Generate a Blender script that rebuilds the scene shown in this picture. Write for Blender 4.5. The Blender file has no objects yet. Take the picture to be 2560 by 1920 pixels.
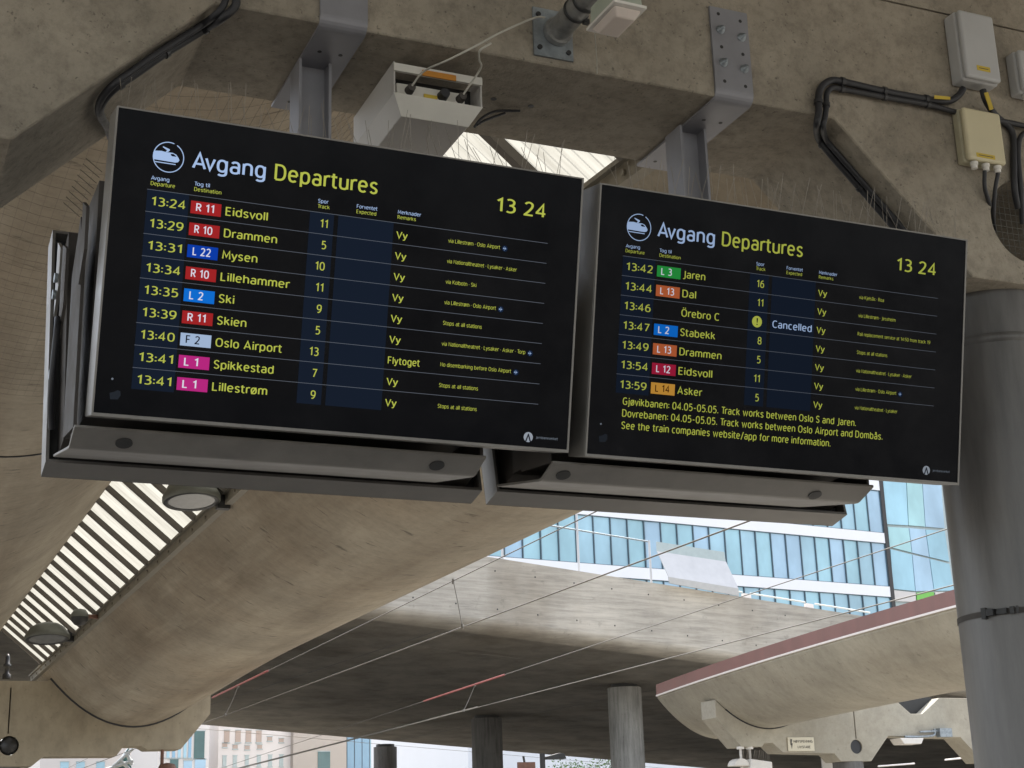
import bpy, bmesh, math, random
from mathutils import Vector, Matrix
random.seed(7)
C = bpy.context.scene
COL = C.collection
# ------------------------------------------------------------------ camera
# world: X along the cross beams, Y along the platform, Z up, origin at the photographer's eye
F, PITCH, ROLL, YAW = 3831.42, 0.2955, -0.0321, 0.4155          # focal length in pixels of a 2560 px wide picture
FW = Vector((math.sin(YAW)*math.cos(PITCH), math.cos(YAW)*math.cos(PITCH), math.sin(PITCH)))
_r0 = Vector((math.cos(YAW), -math.sin(YAW), 0)); _u0 = _r0.cross(FW)
RT = _r0*math.cos(ROLL) + _u0*math.sin(ROLL)
UP = -_r0*math.sin(ROLL) + _u0*math.cos(ROLL)
cam = bpy.data.cameras.new('camera'); cam.sensor_width = 36; cam.lens = 36*F/2560
cam.clip_start = 0.05; cam.clip_end = 6000
co = bpy.data.objects.new('camera', cam); COL.objects.link(co)
co.matrix_world = Matrix((RT, UP, -FW)).transposed().to_4x4()
C.camera = co
# ------------------------------------------------------------------ light
EXPO = 1.75
SUN = Vector((0.34, 0.42, 0.84)).normalized()
w = bpy.data.worlds.new('World'); C.world = w; w.use_nodes = True
nt = w.node_tree
sky = nt.nodes.new('ShaderNodeTexSky'); sky.sky_type = 'NISHITA'; sky.sun_disc = False
sky.sun_elevation = math.asin(SUN.z); sky.sun_rotation = math.atan2(SUN.x, SUN.y)
sky.air_density = 1.0; sky.dust_density = 2.0; sky.ozone_density = 1.0
bg = nt.nodes['Background']; bg.inputs[1].default_value = 0.15
hs = nt.nodes.new('ShaderNodeHueSaturation'); hs.inputs['Saturation'].default_value = .38   # thin bright cloud
nt.links.new(sky.outputs[0], hs.inputs['Color']); nt.links.new(hs.outputs[0], bg.inputs[0])
sl = bpy.data.lights.new('sun', 'SUN'); sl.energy = 3.4; sl.angle = math.radians(0.5); sl.color = (1, .95, .87)
so = bpy.data.objects.new('sun', sl); COL.objects.link(so)
so.rotation_euler = SUN.to_track_quat('Z', 'Y').to_euler()
C.view_settings.view_transform = 'Standard'; C.view_settings.look = 'None'
C.view_settings.exposure = EXPO; C.view_settings.gamma = 1
C.cycles.max_bounces = 10; C.cycles.diffuse_bounces = 6; C.cycles.transmission_bounces = 6
# ------------------------------------------------------------------ point helpers
def ray(px, py): return FW + RT*((px-1280)/F) + UP*((960-py)/F)
def AY(px, py, Y): d = ray(px, py); return d*(Y/d.y)
def AZ(px, py, Z): d = ray(px, py); return d*(Z/d.z)
def AP(px, py, P0, n): d = ray(px, py); return d*(Vector(P0).dot(n)/d.dot(n))
# ------------------------------------------------------------------ materials
def s2l(c):
    f = lambda v: v/12.92 if v <= .04045 else ((v+.055)/1.055)**2.4
    return tuple(f(x/255) for x in c) + (1,)
MATS = {}
def newmat(name):
    m = bpy.data.materials.new(name); m.use_nodes = True
    return m, m.node_tree.nodes, m.node_tree.links, m.node_tree.nodes['Principled BSDF']
def ramp(N, L, fac, stops):
    r = N.new('ShaderNodeValToRGB'); e = r.color_ramp.elements
    while len(e) < len(stops): e.new(0.5)
    for k, (p, c) in enumerate(stops):
        e[k].position = p; e[k].color = (c if len(c) == 4 else (*c, 1))
    L.new(fac, r.inputs[0]); return r.outputs[0]
def noise(N, L, vec, scale, detail=6, rough=.6, mp=None):
    t = N.new('ShaderNodeTexNoise'); t.inputs['Scale'].default_value = scale
    t.inputs['Detail'].default_value = detail; t.inputs['Roughness'].default_value = rough
    if mp:
        m = N.new('ShaderNodeMapping'); m.inputs['Scale'].default_value = mp[0]
        if len(mp) > 1: m.inputs['Rotation'].default_value = mp[1]
        L.new(vec, m.inputs[0]); vec = m.outputs[0]
    L.new(vec, t.inputs['Vector']); return t.outputs['Fac']
def mix(N, L, fac, a, b, mode='MULTIPLY'):
    m = N.new('ShaderNodeMix'); m.data_type = 'RGBA'; m.blend_type = mode
    for sock, v in ((m.inputs[0], fac), (m.inputs[6], a), (m.inputs[7], b)):
        if hasattr(v, 'links'): L.new(v, sock)
        elif isinstance(v, (int, float)): sock.default_value = v
        else: sock.default_value = v if len(v) == 4 else (*v, 1)
    return m.outputs[2]
def concrete(name, col, stretch=(1, 1, 1), rot=(0, 0, 0), fine=9, streak=.35, pits=.5, stain=.3, stain_col=(.55, .42, .30), bump=.25, big=.7, pit_scale=22, pst=(1, 1, 1), band=0, mottle=0):
    m, N, L, B = newmat(name)
    pos = N.new('ShaderNodeNewGeometry').outputs['Position']
    g1 = noise(N, L, pos, big, 5, .6)
    g2 = noise(N, L, pos, fine, 8, .7, (stretch, rot))
    g3 = noise(N, L, pos, pit_scale, 4, .6, (pst, rot))
    g4 = noise(N, L, pos, big*.55, 4, .55, ((1.3, .7, 1), (0, 0, .6)))
    lo = tuple(x*.80 for x in col); hi = tuple(min(1, x*1.16) for x in col)
    c = ramp(N, L, g1, [(.30, lo), (.70, hi)])
    st = ramp(N, L, g2, [(.30, (1-streak,)*3), (.55, (1, 1, 1)), (.8, (1+streak*.3,)*3)])
    c = mix(N, L, 1.0, c, st)
    sn = ramp(N, L, g4, [(.50, (0, 0, 0)), (.72, (stain,)*3)])
    c = mix(N, L, sn, c, stain_col)
    pt = ramp(N, L, g3, [(.29, (1-pits,)*3), (.37, (1, 1, 1))])
    c = mix(N, L, 1.0, c, pt)
    if band:        # grime running along the shell
        g5 = noise(N, L, pos, 1.0, 5, .6, ((1.15, .10, 1.15),)); c = mix(N, L, 1.0, c, ramp(N, L, g5, [(.42, (1, 1, 1)), (.62, (1-band*.8, 1-band*.9, 1-band)), (.72, (1, 1, 1))]))
    if mottle:
        g6 = noise(N, L, pos, 14, 6, .75); c = mix(N, L, 1.0, c, ramp(N, L, g6, [(.30, (1-mottle,)*3), (.5, (1, 1, 1)), (.72, (1+mottle*.4,)*3)]))
    L.new(c, B.inputs['Base Color']); B.inputs['Roughness'].default_value = .88
    bm_ = N.new('ShaderNodeBump'); bm_.inputs['Strength'].default_value = bump; bm_.inputs['Distance'].default_value = .02
    s = N.new('ShaderNodeMath'); s.operation = 'ADD'; L.new(g2, s.inputs[0]); L.new(g3, s.inputs[1])
    L.new(s.outputs[0], bm_.inputs['Height']); L.new(bm_.outputs[0], B.inputs['Normal'])
    MATS[name] = m; return m
def paint(name, col, rough=.45, metal=0, var=.12, scale=6, spec=.5, streak=None):
    m, N, L, B = newmat(name)
    pos = N.new('ShaderNodeNewGeometry').outputs['Position']
    g = noise(N, L, pos, scale, 6, .65, (streak,) if streak else None)
    c = ramp(N, L, g, [(.3, tuple(x*(1-var) for x in col)), (.7, tuple(min(1, x*(1+var)) for x in col))])
    L.new(c, B.inputs['Base Color']); B.inputs['Metallic'].default_value = metal
    B.inputs['Specular IOR Level'].default_value = spec
    r = ramp(N, L, g, [(.3, (rough*.8,)*3), (.7, (min(1, rough*1.2),)*3)])
    L.new(r, B.inputs['Roughness'])
    MATS[name] = m; return m
def emit(name, rgb, k=1.0):
    m, N, L, B = newmat(name)
    N.remove(B); e = N.new('ShaderNodeEmission'); e.inputs[0].default_value = s2l(rgb); e.inputs[1].default_value = k/2**EXPO
    L.new(e.outputs[0], N['Material Output'].inputs[0]); MATS[name] = m; return m
concrete('beam_concrete', (.32, .282, .222), fine=16, streak=.34, pits=.5, stain=.22, stain_col=(.66, .57, .47), bump=.4, big=2.2, pit_scale=48)
concrete('far_concrete', (.36, .31, .225), fine=3, streak=.25, pits=.3, stain=.25, big=.6, stretch=(1, 1, .6), pit_scale=9)
concrete('shell_concrete', (.345, .30, .228), stretch=(1, 1.35, 1), rot=(0, 0, .12), fine=4.5, streak=.16, pits=.55, stain=.42, stain_col=(.62, .50, .39), bump=.35, big=.55, pit_scale=5, pst=(.6, 1.7, .6), band=.34, mottle=.14)
concrete('pale_shell_concrete', (.40, .37, .30), mottle=.10, band=.12, stretch=(.9, 1.3, .9), fine=3, streak=.16, pits=.25, stain=.25, big=.4, pit_scale=6)
concrete('board_concrete', (.455, .42, .365), stretch=(.22, .22, 3.0), fine=3.0, streak=.34, pits=.18, stain=.45, stain_col=(.50, .44, .36), bump=.4, big=.4, pit_scale=3)
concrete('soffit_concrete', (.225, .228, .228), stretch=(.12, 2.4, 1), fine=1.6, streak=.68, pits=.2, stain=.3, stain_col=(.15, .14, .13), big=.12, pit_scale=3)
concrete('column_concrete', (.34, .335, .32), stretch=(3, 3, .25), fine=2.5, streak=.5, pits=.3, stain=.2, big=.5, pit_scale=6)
concrete('shaded_column_concrete', (.16, .155, .15), stretch=(3, 3, .25), fine=2.5, streak=.5, pits=.3, stain=.2, stain_col=(.09, .085, .08), big=.5, pit_scale=6)  # darker copy of column_concrete with shade put into its colour
concrete('ground_mat', (.17, .155, .13), fine=1, pits=.3, big=.1)
concrete('platform_mat', (.26, .245, .22), fine=3, pits=.3, big=.4)
paint('alu', (.20, .19, .175), .48, .4, .16, 7)
paint('alu_dark', (.075, .068, .062), .7, 0, .2, 9, spec=.18)
paint('black_metal', (.03, .03, .03), .5, .2, .2, 8)
paint('plate_grey', (.255, .255, .275), .5, .25, .10, 7)
paint('column_paint', (.128, .123, .117), .40, .1, .34, 3.0, streak=(2.4, 2.4, .35))
paint('galv', (.27, .30, .32), .45, .6, .35, 14)
paint('pipe_steel', (.30, .30, .29), .45, .55, .35, 16)
paint('white_plastic', (.72, .69, .64), .45, 0, .05, 6)
paint('device_grey', (.50, .48, .45), .5, 0, .06, 6)
paint('device_white', (.66, .64, .58), .5, 0, .06, 6)
paint('tray_cover', (.62, .54, .48), .35, 0, .05, 6)
paint('tray_housing', (.40, .44, .36), .5, 0, .10, 9)
paint('box_grey', (.45, .45, .445), .55, 0, .06, 5)
paint('box_cream', (.56, .50, .33), .5, 0, .05, 5)
paint('box_cream_side', (.40, .37, .26), .6, 0, .12, 20)
paint('rubber', (.022, .022, .025), .55, 0, .2, 20)
paint('clip_black', (.03, .03, .032), .4, 0, .2, 20)
paint('cord_white', (.50, .48, .42), .6, 0, .1, 20)
paint('orange_label', (.55, .23, .03), .6, 0, .05, 30)
paint('yellow_label', (.55, .40, .05), .6, 0, .05, 30)
paint('spike_wire', (.27, .24, .20), .45, .3, .2, 20)
paint('net_wire', (.12, .10, .075), .7, 0, .2, 20)
paint('mesh_wire', (.14, .14, .13), .6, .3, .2, 20)
paint('rafter_paint', (.115, .102, .085), .6, .2, .2, 4)
paint('gutter', (.20, .18, .14), .6, .2, .3, 6)
paint('lamp_shell', (.13, .135, .115), .5, .1, .15, 8)
paint('lamp_glass', (.15, .155, .155), .2, 0, .1, 8)
paint('red_fascia', (.215, .105, .090), .5, 0, .14, .8, streak=(2.5, 2.5, .4))
paint('white_trim', (.80, .74, .70), .5, 0, .05, 4)
paint('white_wall', (.62, .585, .56), .7, 0, .03, .5)
paint('spandrel', (.80, .80, .82), .5, 0, .03, .3)
paint('pink_wall', (.40, .32, .27), .7, 0, .04, .4)
paint('beige_wall', (.38, .34, .30), .7, 0, .04, .3)
paint('mullion', (.10, .14, .17), .5, .3, .1, 3)
paint('mullion_light', (.36, .42, .42), .5, .2, .1, 3)
paint('dark_strip', (.03, .027, .027), .5, .1, .2, 3)
paint('green_panel', (.17, .48, .08), .5, 0, .05, 3)
paint('teal_glass', (.06, .12, .12), .12, 0, .2, .5)
paint('steel_sheet', (.50, .50, .51), .5, .2, .10, 1.2)
paint('rail_white', (.62, .64, .62), .5, 0, .06, 3)
paint('wire_copper', (.20, .185, .16), .5, .4, .2, 4)
paint('red_insulator', (.36, .10, .09), .45, 0, .1, 6)
paint('sign_cream', (.62, .57, .44), .5, 0, .04, 8)
paint('sign_ink', (.06, .055, .05), .6, 0, .1, 8)
paint('rust', (.15, .075, .05), .7, 0, .3, 12)
paint('bark', (.09, .07, .05), .9, 0, .3, 8)
paint('leaf', (.10, .16, .04), .7, 0, .45, 1.2)
paint('shade_slab', (.36, .335, .29), .8, 0, .1, 1)
def glassmat(name, col, refl=.5, rough=.06):
    m, N, L, B = newmat(name)
    pos = N.new('ShaderNodeNewGeometry').outputs['Position']
    g = noise(N, L, pos, .22, 4, .6, ((1, 1, .6), (.3, 0, .4)))
    c = ramp(N, L, g, [(.3, tuple(x*.82 for x in col)), (.5, col), (.72, tuple(min(1, x*1.25) for x in col))])
    L.new(c, B.inputs['Base Color']); B.inputs['Roughness'].default_value = rough
    B.inputs['Specular IOR Level'].default_value = refl
    b = N.new('ShaderNodeBump'); b.inputs['Strength'].default_value = .05; L.new(g, b.inputs['Height']); L.new(b.outputs[0], B.inputs['Normal'])
    MATS[name] = m; return m
glassmat('office_glass', (.305, .48, .57)); glassmat('office_glass_blue', (.325, .475, .60)); glassmat('office_glass_cyan', (.30, .50, .575)); glassmat('tower_glass', (.29, .50, .60))
glassmat('tower_glass_green', (.31, .52, .545)); glassmat('low_glass', (.22, .38, .52))
def translucent():
    m, N, L, B = newmat('roof_panel'); N.remove(B)
    pos = N.new('ShaderNodeNewGeometry').outputs['Position']
    g = noise(N, L, pos, 2.5, 5, .6, ((.5, 6, .5),))
    c = ramp(N, L, g, [(.3, (.175, .170, .150)), (.7, (.255, .25, .226))])
    t = N.new('ShaderNodeBsdfTranslucent'); d = N.new('ShaderNodeBsdfDiffuse'); x = N.new('ShaderNodeMixShader'); x.inputs[0].default_value = .25
    L.new(c, t.inputs[0]); L.new(c, d.inputs[0]); L.new(t.outputs[0], x.inputs[1]); L.new(d.outputs[0], x.inputs[2])
    L.new(x.outputs[0], N['Material Output'].inputs[0]); MATS['roof_panel'] = m
translucent()
def screenmat():
    m, N, L, B = newmat('screen_glass')
    B.inputs['Base Color'].default_value = (.002, .0025, .0035, 1); B.inputs['Roughness'].default_value = .16
    B.inputs['Specular IOR Level'].default_value = .055
    B.inputs['Emission Color'].default_value = s2l((11, 13, 19)); B.inputs['Emission Strength'].default_value = .22/2**EXPO
    pos = N.new('ShaderNodeNewGeometry').outputs['Position']; g = noise(N, L, pos, 3.5, 7, .7); L.new(ramp(N, L, g, [(.35, (.0015, .002, .003)), (.8, (.010, .010, .011))]), B.inputs['Base Color'])
    L.new(ramp(N, L, g, [(.3, (.10,)*3), (.8, (.32,)*3)]), B.inputs['Roughness'])
    MATS['screen_glass'] = m
screenmat()
for k, c in dict(e_yellow=(186, 194, 82), e_white=(172, 197, 236), e_line=(96, 102, 112), e_band=(24, 32, 46), e_red=(165, 38, 40), e_blue=(14, 62, 172), e_azure=(18, 112, 214),
                 e_ice=(166, 188, 218), e_magenta=(188, 42, 130), e_green=(42, 150, 66), e_orange=(188, 98, 58), e_crimson=(168, 32, 62), e_amber=(206, 150, 62),
                 e_badge=(226, 226, 240), e_ink=(14, 18, 30), e_brown=(70, 36, 10), e_grey=(150, 158, 168), e_dim=(110, 118, 128), e_smudge=(38, 42, 48), e_plane=(24, 40, 66)).items(): emit(k, c, .9); emit('d'+k[1:], c, .68)
# ------------------------------------------------------------------ mesh helpers
class MB:
    def __init__(s): s.v = []; s.f = []; s.m = []; s.sm = []
    def add(s, vs, fs, mi=0, smooth=False):
        o = len(s.v); s.v += [Vector(q) for q in vs]
        for f in fs: s.f.append([o+i for i in f]); s.m.append(mi); s.sm.append(smooth)
        return s
    def box(s, a, b, mi=0):
        x0, y0, z0 = a; x1, y1, z1 = b
        return s.add([(x0,y0,z0),(x1,y0,z0),(x1,y1,z0),(x0,y1,z0),(x0,y0,z1),(x1,y0,z1),(x1,y1,z1),(x0,y1,z1)],
                     [(0,3,2,1),(4,5,6,7),(0,1,5,4),(1,2,6,5),(2,3,7,6),(3,0,4,7)], mi)
    def hexa(s, p, mi=0):       # 8 points: bottom ring then top ring
        return s.add(p, [(0,3,2,1),(4,5,6,7),(0,1,5,4),(1,2,6,5),(2,3,7,6),(3,0,4,7)], mi)
    def quad(s, *p, mi=0): return s.add(p, [tuple(range(len(p)))], mi)
    def prism(s, pts, off, mi=0):    # polygon pts (3d) pushed along off
        n = len(pts); off = Vector(off); p = [Vector(q) for q in pts]
        return s.add(p+[q+off for q in p], [tuple(range(n)), tuple(range(2*n-1, n-1, -1))]+[(i, i+n, (i+1) % n+n, (i+1) % n) for i in range(n)], mi)
    def tube(s, path, r, n=8, mi=0, cap=True):
        P = [Vector(q) for q in path]; rings = []; nrm = None
        for i, q in enumerate(P):
            t = (P[min(i+1, len(P)-1)]-P[max(i-1, 0)]).normalized()
            if nrm is None: nrm = t.orthogonal().normalized()
            else: nrm = (nrm-t*nrm.dot(t)).normalized()
            b = t.cross(nrm); rr = r[i] if isinstance(r, (list, tuple)) else r
            rings.append([q+(nrm*math.cos(a)+b*math.sin(a))*rr for a in [2*math.pi*k/n for k in range(n)]])
        vs = [x for g in rings for x in g]; fs = []
        for i in range(len(P)-1):
            for k in range(n): fs.append((i*n+k, i*n+(k+1) % n, (i+1)*n+(k+1) % n, (i+1)*n+k))
        s.add(vs, fs, mi, True)
        if cap: s.add(rings[0], [tuple(range(n-1, -1, -1))], mi); s.add(rings[-1], [tuple(range(n))], mi)
        return s
    def disc(s, c, n, r, k=20, mi=0, th=.004):
        c = Vector(c); n = Vector(n).normalized(); return s.tube([c, c+n*th], r, k, mi)
    def lathe(s, prof, c, axis=(0, 0, 1), n=28, mi=0):
        c = Vector(c); ax = Vector(axis).normalized(); a = ax.orthogonal().normalized(); b = ax.cross(a)
        vs = [c+ax*h+(a*math.cos(2*math.pi*k/n)+b*math.sin(2*math.pi*k/n))*r for r, h in prof for k in range(n)]
        return s.add(vs, [(i*n+k, i*n+(k+1) % n, (i+1)*n+(k+1) % n, (i+1)*n+k) for i in range(len(prof)-1) for k in range(n)], mi, True)
    def mesh(s, me): # take a bpy mesh in world space
        return s.add([v.co for v in me.vertices], [tuple(q.vertices) for q in me.polygons])
def smooth_path(pts, k=6):      # Catmull-Rom
    P = [Vector(q) for q in pts]; P = [P[0]*2-P[1]]+P+[P[-1]*2-P[-2]]; out = []
    for i in range(1, len(P)-2):
        for j in range(k):
            t = j/k; a, b, c, d = P[i-1:i+3]
            out.append(.5*((2*b)+(c-a)*t+(2*a-5*b+4*c-d)*t*t+(3*b-a-3*c+d)*t**3))
    return out+[P[-2]]
def link(name, mb, mats, parent=None, loc=None, bevel=0, seg=2, fix=True):
    root = parent
    while root is not None and root.parent is not None: root = root.parent
    if loc is None:
        if root is not None: loc = ROOTLOC[root]
        else:
            xs = [q.x for q in mb.v]; ys = [q.y for q in mb.v]; zs = [q.z for q in mb.v]
            loc = Vector(((min(xs)+max(xs))/2, (min(ys)+max(ys))/2, min(zs)))
    loc = Vector(loc)
    me = bpy.data.meshes.new(name); me.from_pydata([q-loc for q in mb.v], [], mb.f)
    for mm in (mats if isinstance(mats, (list, tuple)) else [mats]): me.materials.append(MATS[mm])
    me.polygons.foreach_set('material_index', mb.m); me.polygons.foreach_set('use_smooth', mb.sm)
    if fix:
        b = bmesh.new(); b.from_mesh(me); bmesh.ops.recalc_face_normals(b, faces=b.faces); b.to_mesh(me); b.free()
    me.update()
    o = bpy.data.objects.new(name, me); COL.objects.link(o)
    if parent is not None: o.parent = parent
    else: o.location = loc; ROOTLOC[o] = loc
    if bevel:
        md = o.modifiers.new('bevel', 'BEVEL'); md.width = bevel; md.segments = seg; md.limit_method = 'ANGLE'; md.angle_limit = math.radians(35)
    return o
ROOTLOC = {}
def tag(o, label, cat, group=None, kind=None):
    if label: o['label'] = label
    if cat: o['category'] = cat
    if group: o['group'] = group
    if kind: o['kind'] = kind
    return o
def thing(name, label, cat, loc, group=None):
    o = bpy.data.objects.new(name, None); COL.objects.link(o); o.location = Vector(loc); o.empty_display_size = .1
    ROOTLOC[o] = Vector(loc); return tag(o, label, cat, group)
def structure(name, mb, m): o = link(name, mb, m, loc=(0, 0, 0)); o['kind'] = 'structure'; return o
def single(name, label, cat, mb, mats, group=None, bevel=0): return tag(link(name, mb, mats, bevel=bevel), label, cat, group)
DG = None
def curve_mesh(outer, holes, depth):    # flat outline with holes, extruded by depth, in local XY
    cu = bpy.data.curves.new('outline', 'CURVE'); cu.dimensions = '2D'; cu.fill_mode = 'BOTH'; cu.extrude = depth/2
    for pl in [outer]+holes:
        sp = cu.splines.new('POLY'); sp.points.add(len(pl)-1); sp.use_cyclic_u = True
        for q, (x, y) in zip(sp.points, pl): q.co = (x, y, 0, 1)
    return to_mesh(cu)
def to_mesh(cu):
    o = bpy.data.objects.new('outline', cu); COL.objects.link(o)
    bpy.context.view_layer.update(); dg = bpy.context.evaluated_depsgraph_get()
    me = bpy.data.meshes.new_from_object(o.evaluated_get(dg)); bpy.data.objects.remove(o); bpy.data.curves.remove(cu); return me
def xz_slab(outer, holes, y0, y1):      # outline in (x, z) between two Y planes
    me = curve_mesh(outer, holes, y1-y0); mb = MB()
    mb.add([(v.co.x, (y0+y1)/2-v.co.z, v.co.y) for v in me.vertices], [tuple(q.vertices) for q in me.polygons]); bpy.data.meshes.remove(me)
    b = bmesh.new(); vv = [b.verts.new(q) for q in mb.v]; [b.faces.new([vv[i] for i in f]) for f in mb.f]; bmesh.ops.remove_doubles(b, verts=b.verts, dist=1e-4)
    b.verts.index_update(); m2 = MB().add([q.co.copy() for q in b.verts], [[q.index for q in f.verts] for f in b.faces]); b.free(); return m2
def circle(cx, cz, r, n=40): return [(cx+r*math.cos(2*math.pi*k/n), cz+r*math.sin(2*math.pi*k/n)) for k in range(n)]
# ================================================================== SETTING
structure('ground', MB().box((-2500, -2500, -2.6), (2500, 2500, -2.25)), 'ground_mat')
structure('platform', MB().box((-6, -40, -2.2), (9, 44, -1.6)), 'platform_mat')
structure('far_platform', MB().box((20.5, -30, -2.2), (29, 48, -1.6)), 'platform_mat')

# ------------------------------------------------------------------ near cross beam (underside 3.2 above the eye, haunched both ends)
YB0, YB1, ZS = 5.28, 6.0, 3.2
beam = thing('concrete_crossbeam', 'near haunched tan concrete crossbeam from which the two departure boards hang', 'concrete beam', (2.5, 5.64, 2.5))
KX, KZ = 5.075, 2.83
body = xz_slab([(-7, 3.893), (-7, 2.5), (.40, 2.5), (1.12, 3.2), (4.0, 3.2), (4.70, 2.5), (7.6, 2.5), (7.6, 3.893)], [circle(KX, KZ, .215)], YB0, YB1)
link('beam_body', body, 'beam_concrete', beam, bevel=.028, seg=1)
link('upper_beam', MB().box((-7, YB0, 3.899), (7.6, YB1, 5.4)), 'beam_concrete', beam)
for px, py in ((1234, 247), (1327, 265)): link('bolt_hole', MB().disc(AZ(px, py, 3.2), (0, 0, -1), .014, 12, 0, .002), 'rubber', beam)
rods = MB()
for k in range(1, 13): rods.tube([(KX-.215+k*.033, 5.33, KZ-math.sqrt(max(0, .215**2-(-.215+k*.033)**2))), (KX-.215+k*.033, 5.33, KZ+math.sqrt(max(0, .215**2-(-.215+k*.033)**2)))], .0012, 4)
for k in range(1, 13):
    h = math.sqrt(max(0, .215**2-(-.215+k*.033)**2)); rods.tube([(KX-h, 5.332, KZ-.215+k*.033), (KX+h, 5.332, KZ-.215+k*.033)], .0012, 4)
tag(link('wire_mesh', rods, 'mesh_wire'), 'square wire mesh closing the round hole through the near concrete beam', 'wire mesh')
# column under it
colm = thing('round_column', 'thick dark grey painted round column below the near beam beside the right board', 'column', (5.07, 5.64, -1.6))
link('shaft', MB().tube([(5.07, 5.64, -1.6), (5.07, 5.64, 2.50)], .30, 64), 'column_paint', colm)
link('collar', MB().lathe([(.30, 0), (.312, .008), (.312, .035), (.30, .045)], (5.07, 5.64, 2.24), n=64), 'column_paint', colm)
st = MB().lathe([(.3035, 0), (.3035, .026)], (5.07, 5.64, .955), n=64)
cl = link('clamp_band', st, 'alu_dark', colm)
bp = AY(2412, 1562, 5.43); bq = Vector((bp.x-5.07, bp.y-5.64, 0)).normalized()
bk = MB(); tn = Vector((-bq.y, bq.x, 0))
for (a, wd, hh, dp) in ((-.035, .022, .05, .02), (.0, .035, .03, .03), (.05, .05, .026, .014), (.10, .02, .032, .01), (.125, .008, .032, .01)):
    c_ = Vector((5.07, 5.64, .968))+bq*.302+tn*a
    bk.hexa([c_+tn*x_+bq*y_+Vector((0, 0, z_)) for z_ in (-hh/2, hh/2) for x_, y_ in ((-wd/2, 0), (wd/2, 0), (wd/2, dp), (-wd/2, dp))])
link('buckle', bk, 'black_metal', cl)
# unseen slab added over the photographer for shade (keeps the sky off the beam)
rf = MB().box((-9, -9, 4.9), (13, 5.25, 5.3))
single('unseen_shade_slab', 'unseen flat slab added to shade the near beam from above the platform', 'roof', rf, 'shade_slab')

# ------------------------------------------------------------------ shells
def shell(cx, z0, half, ys, k=.26, th=.14, sag=None, curve=None):
    n = 26; mb = MB(); rows = []
    for Y in ys:
        zz = z0+(sag(Y) if sag else 0); c = cx+(curve(Y) if curve else 0)
        rk = (k*half*half-(zz-z0))/(half*half)
        o = [(c+half*(2*i/n-1), Y, zz+rk*(half*(2*i/n-1))**2) for i in range(n+1)]
        inn = [(q[0]*1.0, Y, q[2]+th) for q in o]
        rows.append((o, inn))
    def strip(idx, flip):
        vs = [q for r in rows for q in r[idx]]; m = n+1
        mb.add(vs, [(i*m+j, i*m+j+1, (i+1)*m+j+1, (i+1)*m+j) for i in range(len(rows)-1) for j in range(n)], 0, True)
    strip(0, 0); strip(1, 1)
    for r in (rows[0], rows[-1]): mb.add(r[0]+r[1], [(j, j+1, j+1+n+1, j+n+1) for j in range(n)])
    for j in (0, n):
        vs = [r[q][j] for r in rows for q in (0, 1)]; mb.add(vs, [(2*i, 2*i+1, 2*i+3, 2*i+2) for i in range(len(rows)-1)])
    return mb
def sagM(Y):
    t = min(1, max(0, (Y-26)/10)); t = t*t*(3-2*t); return .29*(1-t)
ysM = [6.06+i*(38.2-6.06)/30 for i in range(31)]
SC, HW = 6.22, 1.98
mroot = thing('canopy_shell', 'long tan concrete trough shell right of the ribbed roof, resting in a far cradle', 'canopy shell', (SC, 22, 2.97))
def cM(Y): return .42*max(0, (15-Y)/8.5)**2
link('trough', shell(SC, 2.97, HW, ysM, k=.305, sag=sagM, curve=cM), 'shell_concrete', mroot, fix=False)
gx = SC-HW
gm = MB()
for Ya, Yb in zip(ysM[:-1], ysM[1:]):
    for xa, xb, za, zb in ((gx-.09, gx+.02, 4.165, 4.29), (gx-.13, gx-.02, 4.29, 4.325)): gm.hexa([(x+cM(Y), Y, z) for z in (za, zb) for x, Y in ((xa, Ya), (xb, Ya), (xb, Yb), (xa, Yb))])
for i in range(40): gm.disc((gx-.09+cM(6.5+i*.8), 6.5+i*.8, 4.22), (-1, 0, 0), .022, 8, 0, .02)
link('edge_gutter', gm, 'gutter', mroot)
LC = 1.22
tag(link('canopy_shell', shell(LC, 3.98, 2.0, [6.06+i*1.6 for i in range(21)], k=.27), 'shell_concrete', fix=False), 'upper left tan concrete trough shell with a bird net below it', 'canopy shell')
def ring(c, z0, half, k, Y): return MB().tube([(c+half*(2*i/30-1), Y, z0+k*(half*(2*i/30-1))**2-.004) for i in range(31)], .011, 6)
lsh = bpy.data.objects['canopy_shell.001']; jl = ring(LC, 3.98, 1.98, .27, AZ(50, 1135, 4.02).y)
link('joint_seal', jl, 'rubber', lsh)
# ------------------------------------------------------------------ ribbed translucent roof between the two shells
rr = thing('ribbed_roof', 'bright translucent sloping roof strip with dark ribs between the two concrete shells', 'glazed roof', (3.6, 21, 4.3))
A0 = Vector((gx-.10, 0, 4.33)); A1 = Vector((3.13, 0, 5.17)); sd = (A1-A0).normalized(); nn = Vector((-sd.z, 0, sd.x)); nn = nn if nn.z > 0 else -nn
nrib = 36; y0r, dy = 6.35, .84
for i in range(nrib):
    Y = y0r+i*dy; o_ = Vector((cM(Y), Y, 0)); mb = MB()
    mb.hexa([A0+o_+sd*a+nn*c+Vector((0, b, 0)) for c in (-.07, .0) for a, b in ((0, -.04), ((A1-A0).length, -.04), ((A1-A0).length, .04), (0, .04))])
    link('rafter', mb, 'rafter_paint', rr)
    if i < nrib-1:
        pm = MB(); nc = 16; vs = []
        for j in range(nc+1):
            yy = Y+dy*j/nc; up = .012+.014*math.cos(j*math.pi)
            vs += [A0+Vector((cM(yy), yy, 0))+nn*up, A1+Vector((cM(yy), yy, 0))+nn*up]
        pm.add(vs, [(2*j, 2*j+1, 2*j+3, 2*j+2) for j in range(nc)])
        link('roof_panel', pm, 'roof_panel', rr)
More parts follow.
